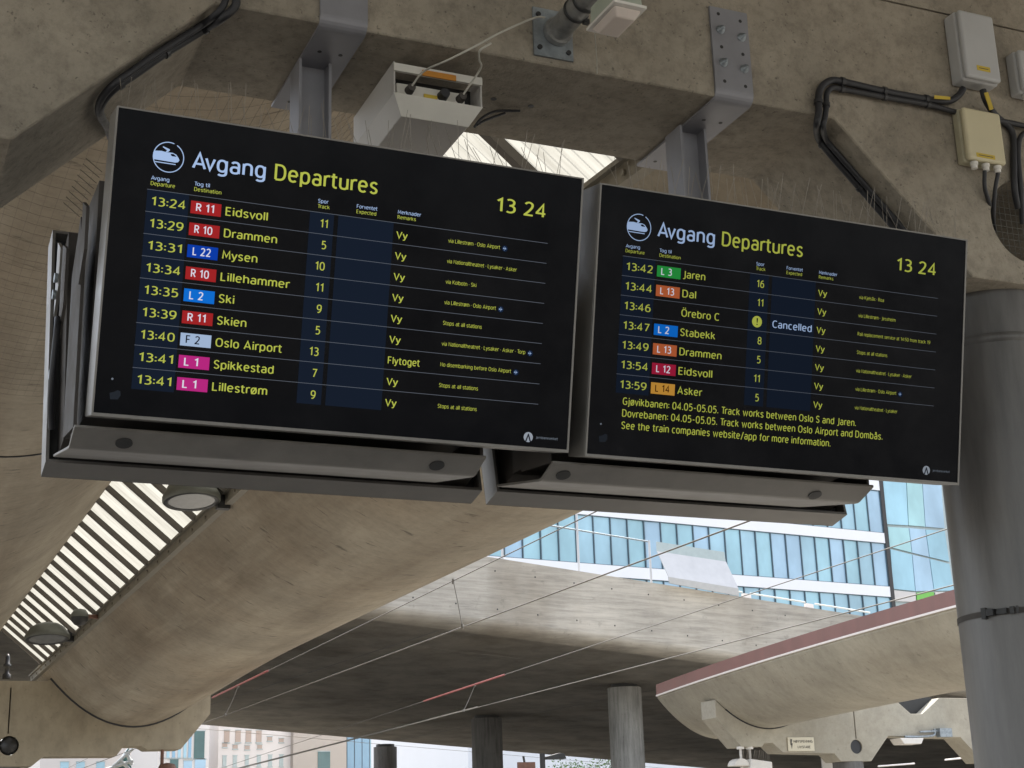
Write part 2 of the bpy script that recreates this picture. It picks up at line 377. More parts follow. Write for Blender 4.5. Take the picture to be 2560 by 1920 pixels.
# ------------------------------------------------------------------ far cross beams with cradles
def saddle(c, z0, k, x0, x1, n=22): return [(x0+(x1-x0)*i/n, z0+k*(x0+(x1-x0)*i/n-c)**2) for i in range(n+1)]
kM = .305
sadM = saddle(SC, 2.945, kM, 4.36, 7.86)
fm = xz_slab([(-5, 3.95), (-5, 2.3), (-.5, 2.3), (.2, 2.95), (2.0, 2.95), (2.75, 2.1), (4.05, 2.1), (4.3, 2.31), (5.87, 2.31), (6.03, 2.53), (6.42, 2.53), (6.57, 2.45), (7.32, 2.46), (7.97, 3.25), (7.97, sadM[-1][1])]+sadM[::-1]+[(4.28, 3.95)],
             [circle(3.55, 2.545, .21, 24)+[], [(3.50, 2.80), (3.53, 2.80), (3.53, 3.80), (3.50, 3.80)]], 36.0, 36.75)
fb = thing('concrete_crossbeam', 'distant concrete crossbeam at lower left with a curved cradle carrying the tan shell', 'concrete beam', (3.5, 36.4, 2.1))
link('beam_body', fm, 'far_concrete', fb)
link('bearing_strip', MB().tube([(x, 35.995, z+.022) for x, z in sadM], .034, 8), 'rubber', fb)
single('round_column', 'short dark round column below the distant left crossbeam at the picture edge', 'column', MB().tube([(3.52, 36.4, -1.6), (3.52, 36.4, 2.1)], .34, 32), 'column_paint')
link('ball_plug', MB().lathe([(0, -.21), (.10, -.18), (.18, -.1), (.215, 0), (.18, .1), (.10, .18), (0, .21)], (3.55, 36.12, 2.545)), 'black_metal', fb)
# insulator on the beam
ins = MB().lathe([(.09, 0), (.09, .10), (.05, .12), (.05, .24), (.085, .26), (.085, .32), (.05, .34), (.05, .48), (.02, .55), (0, .55)], AY(16, 1697, 36.3))
single('post_insulator', 'small dark stub post standing on the distant left crossbeam', 'insulator', ins, 'black_metal')
# right platform
def cR(Y): return .187*(Y-36)+.0039*(Y-36)**2
RC = 23.12
ysR = [8+i*(39.9-8)/26 for i in range(27)]
rs = thing('canopy_shell', 'pale concrete trough shell with a red fascia over the neighbouring platform at right', 'canopy shell', (RC, 25, 2.95))
link('trough', shell(RC, 2.95, 2.0, ysR, k=.29, curve=cR), 'pale_shell_concrete', rs, fix=False)
fz = MB(); tz = MB(); e0 = RC-2.0
for i in range(len(ysR)-1):
    Ya, Yb = ysR[i], ysR[i+1]; a = e0+cR(Ya); b = e0+cR(Yb)
    fz.hexa([(a-.03, Ya, 4.205), (a+.10, Ya, 4.205), (b+.10, Yb, 4.205), (b-.03, Yb, 4.205), (a-.03, Ya, 4.50), (a+.10, Ya, 4.50), (b+.10, Yb, 4.50), (b-.03, Yb, 4.50)])
    tz.hexa([(a-.055, Ya, 4.16), (a+.10, Ya, 4.16), (b+.10, Yb, 4.16), (b-.055, Yb, 4.16), (a-.055, Ya, 4.2), (a+.10, Ya, 4.2), (b+.10, Yb, 4.2), (b-.055, Yb, 4.2)])
link('fascia', fz, 'red_fascia', rs); link('trim', tz, 'white_trim', rs)
sadR = saddle(RC, 2.93, .29, 21.5, 24.9)
rbm = xz_slab([(21.5, 3.22), (22.22, 2.46), (22.86, 2.46), (22.95, 2.56), (23.2, 2.56), (23.5, 2.31), (25.15, 2.27), (25.35, 2.06), (26.35, 2.06), (27.0, 2.74), (29.5, 2.70), (30.2, 2.0), (33, 2.0), (33, 3.8),
               (28.9, 3.8), (28.25, 3.35), (27.85, 3.35), (27.3, 3.78), (25.1, 3.85)]+sadR[::-1], [circle(25.9, 2.45, .19, 24), [(25.90, 2.66), (25.93, 2.66), (25.93, 3.52), (25.90, 3.52)]], 36.0, 36.75)
rb = thing('concrete_crossbeam', 'pale notched concrete crossbeam at lower right holding the red-edged shell', 'concrete beam', (25, 36.4, 2.06))
link('beam_body', rbm, 'pale_shell_concrete', rb, bevel=.02, seg=1)
link('bearing_strip', MB().tube([(x, 35.995, z+.015) for x, z in sadR if x > 21.75], .028, 8), 'rubber', rb)
link('slit_joint', MB().box((25.88, 36.35, 2.4), (25.95, 36.4, 3.56)), 'rubber', rb)
link('notch_filler', MB().box((27.35, 36.35, 3.2), (28.9, 36.7, 3.85)), 'black_metal', rb)  # dark block added behind the notch to darken its bright gap
link('hole_shade', MB().disc((25.9, 36.04, 2.45), (0, 1, 0), .20, 24), 'rubber', rb)  # dark disc stands in for the shade inside the hole
single('round_column', 'grey column holding the pale notched crossbeam at lower right', 'column', MB().tube([(25.85, 36.4, -1.6), (25.85, 36.4, 2.06)], .42, 32), 'shaded_column_concrete')
# ------------------------------------------------------------------ road bridge behind the platforms
bt = ray(7897, 2449).normalized(); bn = Vector((-bt.y, bt.x, 0)).normalized(); bu = bt.cross(bn)
bu = bu if bu.z > 0 else -bu
B0 = AY(854, 1541, 44)
def BW(s, wv, h): return B0+bt*s+bn*wv+Vector((0, 0, h))
wf = -.75
def bface(px, py): q = AP(px, py, B0+bn*wf, bn)-B0; s = q.dot(bt); return s, (q-bt*s).z
ht = bface(1400, 1419.5)[1]; hb = bface(1280, 1555)[1]
fe = AP(640, 1829, B0, bu)-B0; WD = fe.dot(bn)
prof = [(wf+.25, ht+.0), (wf, ht-.0), (wf, hb)]
for k in range(1, 9):
    a = math.pi/2*k/8; prof.append((wf*math.cos(a)*1.0, hb*(1-math.sin(a))))
prof += [(WD-1, 0), (WD, .5), (WD, 1.6), (WD-.3, 2.2), (wf+.9, ht-1.2), (wf+.25, ht-1.2)]
br = thing('road_bridge', 'wide concrete road bridge with board-marked parapet crossing behind the platforms', 'bridge', BW(15, 10, -9))
S0, S1 = -45, 75
def extr(pr_, sa, sb, mi=0): return MB().prism([BW(sa, *q) for q in pr_], bt*(sb-sa), mi)
fp = prof[:12]
par = MB(); n_ = len(fp); vs = [BW(S0, *q) for q in fp]+[BW(S1, *q) for q in fp]
par.add(vs, [(i, i+1, n_+i+1, n_+i) for i in range(2)]); par.add(vs, [(i, i+1, n_+i+1, n_+i) for i in range(2, n_-1)], 0, True)
par.add([BW(S0, wf+.25, ht-1.2), BW(S0, wf+.25, ht), BW(S1, wf+.25, ht), BW(S1, wf+.25, ht-1.2)], [(0, 1, 2, 3)])
s_a = bface(1143, 1409)[0]; s_b = bface(1246, 1425)[0]
for i in range(-14, 40):
    for hh, off in ((ht-.42, 0), (ht-1.62, .05)):
        c_ = BW(s_a+(s_b-s_a)*i+off, wf-.004, hh); par.disc(c_, -bn, .028, 8, 1, .003)
link('parapet', par, ['board_concrete', 'dark_strip'], br, fix=False)
pr2 = prof[10:]+[(0, .02)]
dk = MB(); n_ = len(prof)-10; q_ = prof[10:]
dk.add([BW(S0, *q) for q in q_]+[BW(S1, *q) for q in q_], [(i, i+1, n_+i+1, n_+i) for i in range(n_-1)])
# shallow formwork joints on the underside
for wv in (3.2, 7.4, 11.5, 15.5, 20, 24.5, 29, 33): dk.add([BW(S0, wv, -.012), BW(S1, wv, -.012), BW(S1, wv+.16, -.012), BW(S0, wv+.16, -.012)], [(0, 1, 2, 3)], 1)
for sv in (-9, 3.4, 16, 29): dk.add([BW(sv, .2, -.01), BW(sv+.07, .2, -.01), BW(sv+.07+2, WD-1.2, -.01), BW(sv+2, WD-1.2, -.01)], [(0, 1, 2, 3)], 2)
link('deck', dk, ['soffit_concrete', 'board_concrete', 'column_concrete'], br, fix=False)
for (cx_, cy_, wpx, mt_, lab) in ((1560, 1712, 84, 'column_concrete', 'light streaky round column under the road bridge, left of the red-edged shell'), (1216, 1790, 77, 'shaded_column_concrete', 'dark round column under the road bridge, second from the right'), (963, 1862, 58, 'shaded_column_concrete', 'small dark round column at the far side of the road bridge')):
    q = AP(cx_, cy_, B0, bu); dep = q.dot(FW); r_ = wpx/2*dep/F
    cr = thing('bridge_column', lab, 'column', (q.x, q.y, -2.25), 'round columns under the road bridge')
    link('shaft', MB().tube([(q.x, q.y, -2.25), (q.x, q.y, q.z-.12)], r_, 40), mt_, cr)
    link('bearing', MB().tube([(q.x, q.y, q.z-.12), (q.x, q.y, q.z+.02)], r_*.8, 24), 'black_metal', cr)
# fence on the parapet
fe_ = thing('bridge_fence', 'thin metal fence posts and top rail along the bridge parapet below the boards', 'fence', BW(bface(1400, 1419)[0], wf, ht))
for (xb, yb, xt, yt) in ((1271.5, 1399, 1268, 1290), (1462.5, 1425, 1457, 1270), (1643, 1452, 1637, 1350)):
    s, h = bface(xb, yb); s2, h2 = bface(xt, yt)
    link('post', MB().tube([BW(s, wf+.12, ht-.1), BW(s, wf+.12, h2)], .038, 10), 'steel_sheet', fe_)
ra = bface(1372.8, 1310); rbb = bface(1639, 1353.6); ds = (ra[1]-rbb[1])/(ra[0]-rbb[0])
link('top_rail', MB().tube([BW(ra[0]-9, wf+.12, ra[1]-9*ds), BW(rbb[0], wf+.12, rbb[1])], .028, 8), 'galv', fe_)
rl = thing('bridge_railing', 'low white tube railing along the bridge parapet in front of the glass office', 'railing', BW(bface(1950, 1490)[0], wf, ht))
for (xb, yb) in ((1880, 1481), (2036, 1505), (2200, 1531)):
    s, h = bface(xb, yb); mb = MB(); mb.hexa([BW(s+a, wf+b, ht+c) for c in (-.05, .16) for a, b in ((-.16, .05), (.16, .05), (.16, .2), (-.16, .2))]); link('post', mb, 'white_trim', rl)
for (xa, xb_) in ((1842, 1870), (1890, 2026), (2050, 2186), (2212, 2290)):
    sa = bface(xa, 1478)[0]; sb = bface(xb_, 1478)[0]
    link('tube_rail', MB().tube([BW(sa, wf+.12, ht+.20), BW(sb, wf+.12, ht+.20)], .03, 8), 'rail_white', rl)
sh = thing('wire_guard', 'sloping grey sheet metal guard screen fixed on the bridge parapet', 'guard screen', BW(bface(1745, 1470)[0], wf-.2, ht))
def bp_(px, py, wv): q = AP(px, py, B0+bn*wv, bn); return q
mb = MB(); mb.prism([bp_(1643, 1378, wf-.05), bp_(1815, 1404, wf-.05), bp_(1846, 1471, wf-.45), bp_(1672, 1442, wf-.45)], bn*.03); link('sheet', mb, 'steel_sheet', sh)
mb = MB(); mb.prism([bp_(1642, 1354, wf-.02), bp_(1811, 1380, wf-.02), bp_(1814.5, 1404, wf-.05), bp_(1643, 1378, wf-.05)], bn*.04); link('top_flange', mb, 'mullion_light', sh)
mb = MB(); mb.prism([bp_(1672, 1442, wf-.46), bp_(1846, 1471, wf-.46), bp_(1848, 1490, wf-.44), bp_(1674, 1458, wf-.44)], bn*.04); link('bottom_flange', mb, 'box_grey', sh)
# ------------------------------------------------------------------ overhead wires (parallel to the tracks)
def wire_pair(label, cont, mess, zc, zm, red, drops, ya=-15, yb=110):
    c0, c1 = AZ(*cont[0], zc), AZ(*cont[1], zc); zm = zc*(c0.x+c1.x)/(AZ(*mess[0], zc).x+AZ(*mess[1], zc).x); m0, m1 = AZ(*mess[0], zm), AZ(*mess[1], zm)
    t = thing('overhead_line', label, 'overhead wire', (c0+c1)/2)
    def on(a, b, Y): return a+(b-a)*((Y-a.y)/(b.y-a.y))
    link('contact_wire', MB().tube([on(c0, c1, Y) for Y in (ya, 12, 40, 70, yb)], .0095, 6), 'wire_copper', t)
    link('messenger_wire', MB().tube([on(m0, m1, Y) for Y in (ya, 12, 40, 70, yb)], .008, 6), 'wire_copper', t)
    for (p0, p1) in red:
        a = AZ(*p0, zm); b = AZ(*p1, zm); a = on(m0, m1, a.y); b = on(m0, m1, b.y); link('insulator', MB().tube([a, b], .024, 8), 'red_insulator', t)
    for (px, py) in drops:
        Y = AZ(px, py, zm).y; a = on(m0, m1, Y); b = on(c0, c1, Y); mm = (a+b)/2
        dm = MB().tube(smooth_path([a, mm+Vector((.03, .06, 0)), b], 4), .007, 6); dm.tube([a+Vector((0, 0, .03)), a-Vector((0, 0, .05))], .022, 6); dm.tube([b+Vector((0, 0, .05)), b-Vector((0, 0, .02))], .022, 6); link('dropper', dm, 'wire_copper', t)
wire_pair('overhead railway wire pair nearer the tan shell, crossing the bridge parapet', ((640, 1759.7), (1680, 1373.9)), ((670, 1677), (1158, 1440)), 3.3, 4.35, [((522, 1744), (670, 1677))], [(595, 1713), (1134, 1452)])
wire_pair('overhead railway wire pair nearer the red-edged shell with a red insulator rod', ((998.8, 1819), (1280, 1746.7)), ((1261, 1687), (1680, 1549)), 3.3, 4.2, [((1050, 1753), (1261, 1687))], [(1183, 1711)])
lw = MB(); a = AZ(640, 1909, 3.6); b = AZ(860, 1853, 3.6); lw.tube([a+(b-a)*-3, b+(b-a)*1], .02, 6); single('overhead_line', 'thin distant overhead wire crossing the white building below the bridge', 'overhead wire', lw, 'wire_copper')
# ------------------------------------------------------------------ glass office beyond the bridge
od = ray(8015, 1911); od.z = 0; od.normalize(); on_ = Vector((-od.y, od.x, 0))
O0 = AY(2216, 1400, 105)
def OF(px, py, off=0): return AP(px, py, O0+on_*off, on_)
def os_(q): return (q-O0).dot(od)
def OP(s, z, off=0): q = O0+od*s+on_*off; q.z = z; return q
zt1 = OF(2211, 1333.4).z; zb1 = OF(2213.9, 1358).z; zt2 = OF(2226.9, 1466.5).z; zb2 = OF(2229.2, 1492.5).z
fh = zb1-zb2; sph = ((zt1-zb1)+(zt2-zb2))/2
of = thing('office_building', 'office with bands of blue glass and white spandrels above the bridge', 'building', OP(-20, -2.25, 8))
sR = os_(OF(2213, 1358)); pitch = abs(os_(OF(1680+1725/3.456, 1355))-os_(OF(1680+1605/3.456, 1352)))
NP = 26; sL = sR-NP*pitch
link('core', MB().prism([OP(sL, -2.2, .5), OP(sR, -2.2, .5), OP(sR, -2.2, 16), OP(sL, -2.2, 16)], (0, 0, zb1+4*fh+2.2)), 'spandrel', of)
gl = ['office_glass', 'office_glass', 'office_glass_blue', 'office_glass_cyan']
for k in (-1, 0, 1, 2, 3, 4):
    zb = zb2+k*fh; zt = zb+sph
    mb = MB(); mb.prism([OP(sL, zb, -.02), OP(sR, zb, -.02), OP(sR, zb, .5), OP(sL, zb, .5)], (0, 0, sph)); link('spandrel', mb, 'spandrel', of)
    if k in (2, 3): mb = MB(); mb.prism([OP(sL, zt, .12), OP(sR, zt, .12), OP(sR, zt, .2), OP(sL, zt, .2)], (0, 0, fh-sph)); link('glazing_band', mb, 'office_glass', of)
    if k in (-1, 0, 1):
        for i in range(NP):
            a = sR-(i+1)*pitch; jt = random.uniform(-.02, .02)
            mb = MB(); mb.prism([OP(a+.05, zt+.03, .12+jt), OP(a+pitch-.05, zt+.03, .12-jt), OP(a+pitch-.05, zt+.03, .2), OP(a+.05, zt+.03, .2)], (0, 0, fh-sph-.06)); link('window_pane', mb, random.choice(gl), of)
        mb = MB()
        for i in range(NP+1):
            a = sR-i*pitch; mb.prism([OP(a-.035, zt, .0), OP(a+.035, zt, .0), OP(a+.035, zt, .3), OP(a-.035, zt, .3)], (0, 0, fh-sph))
        for zz in (zt, zt+fh-sph-.05): mb.prism([OP(sL, zz, .02), OP(sR, zz, .02), OP(sR, zz, .25), OP(sL, zz, .25)], (0, 0, .05))
        link('mullions', mb, 'mullion', of)
s1 = os_(OF(2222, 1358)); link('corner_strip', MB().prism([OP(sR+.0, -2.2, -.05), OP(s1, -2.2, -.05), OP(s1, -2.2, 10), OP(sR, -2.2, 10)], (0, 0, zb1+4*fh+2.4)), 'dark_strip', of)
tw = thing('glass_tower', 'glass facade with slanting pane joints and a green panel right of the office', 'building', OP(s1+6, -2.25, 6))
Ek = 3.456
def T3(a, b): return (1680+a/Ek, 1180+b/Ek)
sw = s1+16
link('core', MB().prism([OP(s1+.02, -2.2, .3), OP(sw, -2.2, .3), OP(sw, -2.2, 14), OP(s1+.02, -2.2, 14)], (0, 0, zb1+4*fh+2.2)), 'mullion_light', tw)
def tpanel(pts, m_, nm='glass_panel'):
    P = [OF(*T3(*q), .16) for q in pts]; c_ = sum(P, Vector())/len(P)
    P = [c_+(q-c_)*.965 for q in P]; link(nm, MB().prism(P, on_*.08), m_, tw)
tpanel([(1790, -260), (2010, -255), (2045, 473), (1856, 463)], 'tower_glass')
tpanel([(2010, -255), (2140, -250), (2190, 485), (2045, 473)], 'tower_glass_green')
tpanel([(2140, -250), (2300, -245), (2360, 500), (2190, 485)], 'office_glass_blue')
tpanel([(1862, 470), (2048, 480), (2075, 700), (1880, 650)], 'tower_glass_green')
tpanel([(2048, 480), (2190, 492), (2225, 738), (2075, 700)], 'office_glass_blue')
tpanel([(2190, 492), (2360, 505), (2400, 780), (2225, 738)], 'tower_glass')
tpanel([(1884, 660), (2075, 708), (2105, 1035), (1910, 1015)], 'tower_glass')
tpanel([(2075, 708), (2225, 745), (2265, 1030), (2105, 1035)], 'office_glass_blue')
tpanel([(2225, 745), (2400, 790), (2440, 1030), (2265, 1030)], 'tower_glass')
tpanel([(1915, 1020), (2108, 1040), (2112, 1125), (1925, 1118)], 'white_wall', 'sill_panel')
tpanel([(2112, 1040), (2265, 1035), (2280, 1140), (2116, 1135)], 'green_panel', 'green_panel')
tpanel([(2270, 1035), (2450, 1035), (2460, 1140), (2284, 1140)], 'white_wall', 'sill_panel')
# ------------------------------------------------------------------ buildings seen under the bridge
def block(name, label, x0, x1, ytop, Y, mat_, wins=(), depth=14, cat='building', ground=-2.25, slope=0, extra=None):
    a = AY(x0, 1900, Y); b = AY(x1, 1900, Y); zt = AY((x0+x1)/2, ytop, Y).z
    t = thing(name, label, cat, ((a.x+b.x)/2, Y+depth/2, ground))
    link('wall', MB().box((a.x, Y, ground), (b.x, Y+depth, zt)), mat_, t)
    for (u0, v0, u1, v1, m_) in wins:
        p = AY(u0, v1, Y); q = AY(u1, v0, Y); wv = link('window', MB().box((p.x, Y-.06, p.z), (q.x, Y+.02, q.z)), m_, t)
        link('frame', MB().box((p.x-.06, Y-.10, p.z-.10), (q.x+.06, Y-.03, p.z)).box((p.x-.06, Y-.10, q.z), (q.x+.06, Y-.03, q.z+.06)), 'mullion_light', wv)
    return t
wn = []
for (x, y) in ((668, 1846), (697, 1850), (643, 1866), (612, 1868), (582, 1866), (556, 1862)): wn.append((x, y-4, x+12, y+6, 'pink_wall'))
for x in (556, 582, 612, 642, 670, 698): wn.append((x, 1890-(x-556)*.02, x+10, 1916, 'mullion_light'))
for x in (560, 588, 614, 640): wn.append((x, 1826, x+14, 1856, 'pink_wall'))
block('white_building', 'white building with small windows seen under the bridge left of the beige block', 545, 733, 1600, 150, 'white_wall', wn)
block('beige_building', 'plain beige block with one dark window seen under the bridge', 733, 866, 1640, 149, 'beige_wall', [(794, 1879, 825, 1960, 'teal_glass')])
lg = [(x, 1800, x+16.2, 1960, random.choice(['low_glass', 'low_glass', 'office_glass'])) for x in [868+19*i for i in range(17)]]
block('glass_building', 'low blue glass building seen under the bridge beside the beige block', 866, 1192, 1700, 155, 'mullion', lg)
a = AY(985, 1922, 120); b = AY(1185, 1876, 120); mb = MB().prism([(a.x, 120, a.z), (b.x+6, 120, b.z+.55), (b.x+6, 120, -2.25), (a.x, 120, -2.25)], (0, 8, 0)); single('white_ramp', 'white sloping roof wedge in front of the low glass building', 'roof', mb, 'white_wall')
block('glass_building', 'pale glass building with a dark teal strip seen under the left beam end', 395, 522, 1700, 140, 'white_wall', [(x, 1840, x+9, 1894, random.choice(['low_glass', 'office_glass'])) for x in (402, 416, 430, 444, 458, 470)]+[(484, 1828, 512, 1896, 'teal_glass'), (424, 1898, 446, 1940, 'teal_glass'), (458, 1902, 480, 1940, 'office_glass_blue'), (486, 1898, 514, 1940, 'office_glass_blue')])
block('white_building', 'bright white low building under the distant left beam', 100, 400, 1868, 160, 'white_wall', [(x, 1905, x+22, 1925, 'office_glass') for x in (150, 190, 240, 340, 366)])
block('white_building', 'bright white block between the two middle bridge columns', 1250, 1330, 1700, 150, 'white_wall')
block('beige_building', 'pale block behind the green tree under the bridge', 1330, 1560, 1700, 190, 'pink_wall')
block('white_building', 'white low block right of the light bridge column', 1600, 1840, 1905, 130, 'white_wall')
tr = thing('lattice_crane', 'white lattice truss with a dark green sail seen under the left beam', 'crane', AY(310, 1915, 80))
g = MB(); pA, pB, pC = AY(322, 1868, 80), AY(282, 1922, 80), AY(330, 1930, 80); g.prism([pA, pB, pC], (0, .2, 0)); link('sail', g, 'teal_glass', tr)
g = MB()
for (p, q) in (((282, 1916), (332, 1872)), ((262, 1925), (332, 1902)), ((315, 1880), (330, 1912)), ((300, 1900), (330, 1930))): g.tube([AY(*p, 79.7), AY(*q, 79.7)], .09, 6)
link('truss', g, 'rail_white', tr)
# tree
tp = AY(1470, 1925, 95); tree = thing('leafy_tree', 'light green tree seen under the bridge left of the light column', 'tree', (tp.x, 95, -2.25))
link('trunk', MB().tube([(tp.x, 95, -2.25), (tp.x+.2, 95, 1.5), (tp.x+.1, 95.2, 4.2)], [.25, .18, .08], 10).tube([(tp.x+.2, 95, 1.5), (tp.x+1.3, 94.6, 4)], [.12, .04], 8).tube([(tp.x+.2, 95, 1.7), (tp.x-1.2, 95.3, 4)], [.12, .04], 8), 'bark', tree)
lf = MB()
cents = [(tp.x+random.uniform(-2.1, 2.1), 95+random.uniform(-1.5, 1.5), 4.1+random.uniform(-1.6, 1.5)) for _ in range(34)]
for c_ in cents:
    for _ in range(55):
        d_ = Vector((random.gauss(0, .38), random.gauss(0, .38), random.gauss(0, .30))); q = Vector(c_)+d_
        u_ = Vector((random.gauss(0, 1), random.gauss(0, 1), random.gauss(0, 1))).normalized(); v_ = u_.orthogonal().normalized(); sz = random.uniform(.06, .13)
        lf.quad(q-u_*sz, q+v_*sz*.6, q+u_*sz, q-v_*sz*.6)
link('crown', lf, 'leaf', tree, fix=False)
# ================================================================== DEPARTURE BOARDS
TILT, BH, BWD = 0.2290, 1.0789, 1.8
EXv = Vector((1, 0, 0)); DV = Vector((0, math.sin(TILT), -math.cos(TILT))); NV = Vector((0, -math.cos(TILT), -math.sin(TILT)))
OR1 = Vector((.7093, 4.9271, 2.5147)); OR2 = Vector((2.5814, 4.9287, 2.5062))
class Board:
    def __init__(s, o): s.o = o
    def P(s, u, v, w_=0): return s.o+EXv*u+DV*v+NV*w_
    def rect(s, mb, u0, v0, u1, v1, w_, mi=0): return mb.quad(s.P(u0, v0, w_), s.P(u1, v0, w_), s.P(u1, v1, w_), s.P(u0, v1, w_), mi=mi)
    def slab(s, mb, u0, v0, u1, v1, w0, w1, mi=0): return mb.hexa([s.P(u, v, q) for q in (w0, w1) for u, v in ((u0, v0), (u1, v0), (u1, v1), (u0, v1))], mi)
    def poly(s, mb, pts, w_, mi=0): return mb.quad(*[s.P(u, v, w_) for u, v in pts], mi=mi)
    def uv(s, px, py): q = AP(px, py, s.o, NV)-s.o; return q.dot(EXv), q.dot(DV)
def E_(cx, cy, rx, ry, a0, a1, n=2.45):      # superellipse arc
    k = max(4, int(abs(a1-a0)/15)); out = []
    for i in range(k+1):
        a = math.radians(a0+(a1-a0)*i/k); c, q = math.cos(a), math.sin(a)
        out.append((cx+rx*math.copysign(abs(c)**(2/n), c), cy+ry*math.copysign(abs(q)**(2/n), q)))
    return out
XH = .735
def _sm(*p): return [(q.x, q.y) for q in smooth_path([(x, y, 0) for x, y in p], 5)]
_b = lambda cx=.22: E_(cx, XH/2, .22, XH/2, 0, 360)
_S = lambda w_, h: _sm((w_*.96, h*.86), (w_*.74, h*.98), (w_*.42, h), (w_*.10, h*.88), (w_*.06, h*.68), (w_*.30, h*.55), (w_*.66, h*.46), (w_*.95, h*.30), (w_*.88, h*.10), (w_*.55, 0), (w_*.25, h*.02), (0, h*.13))
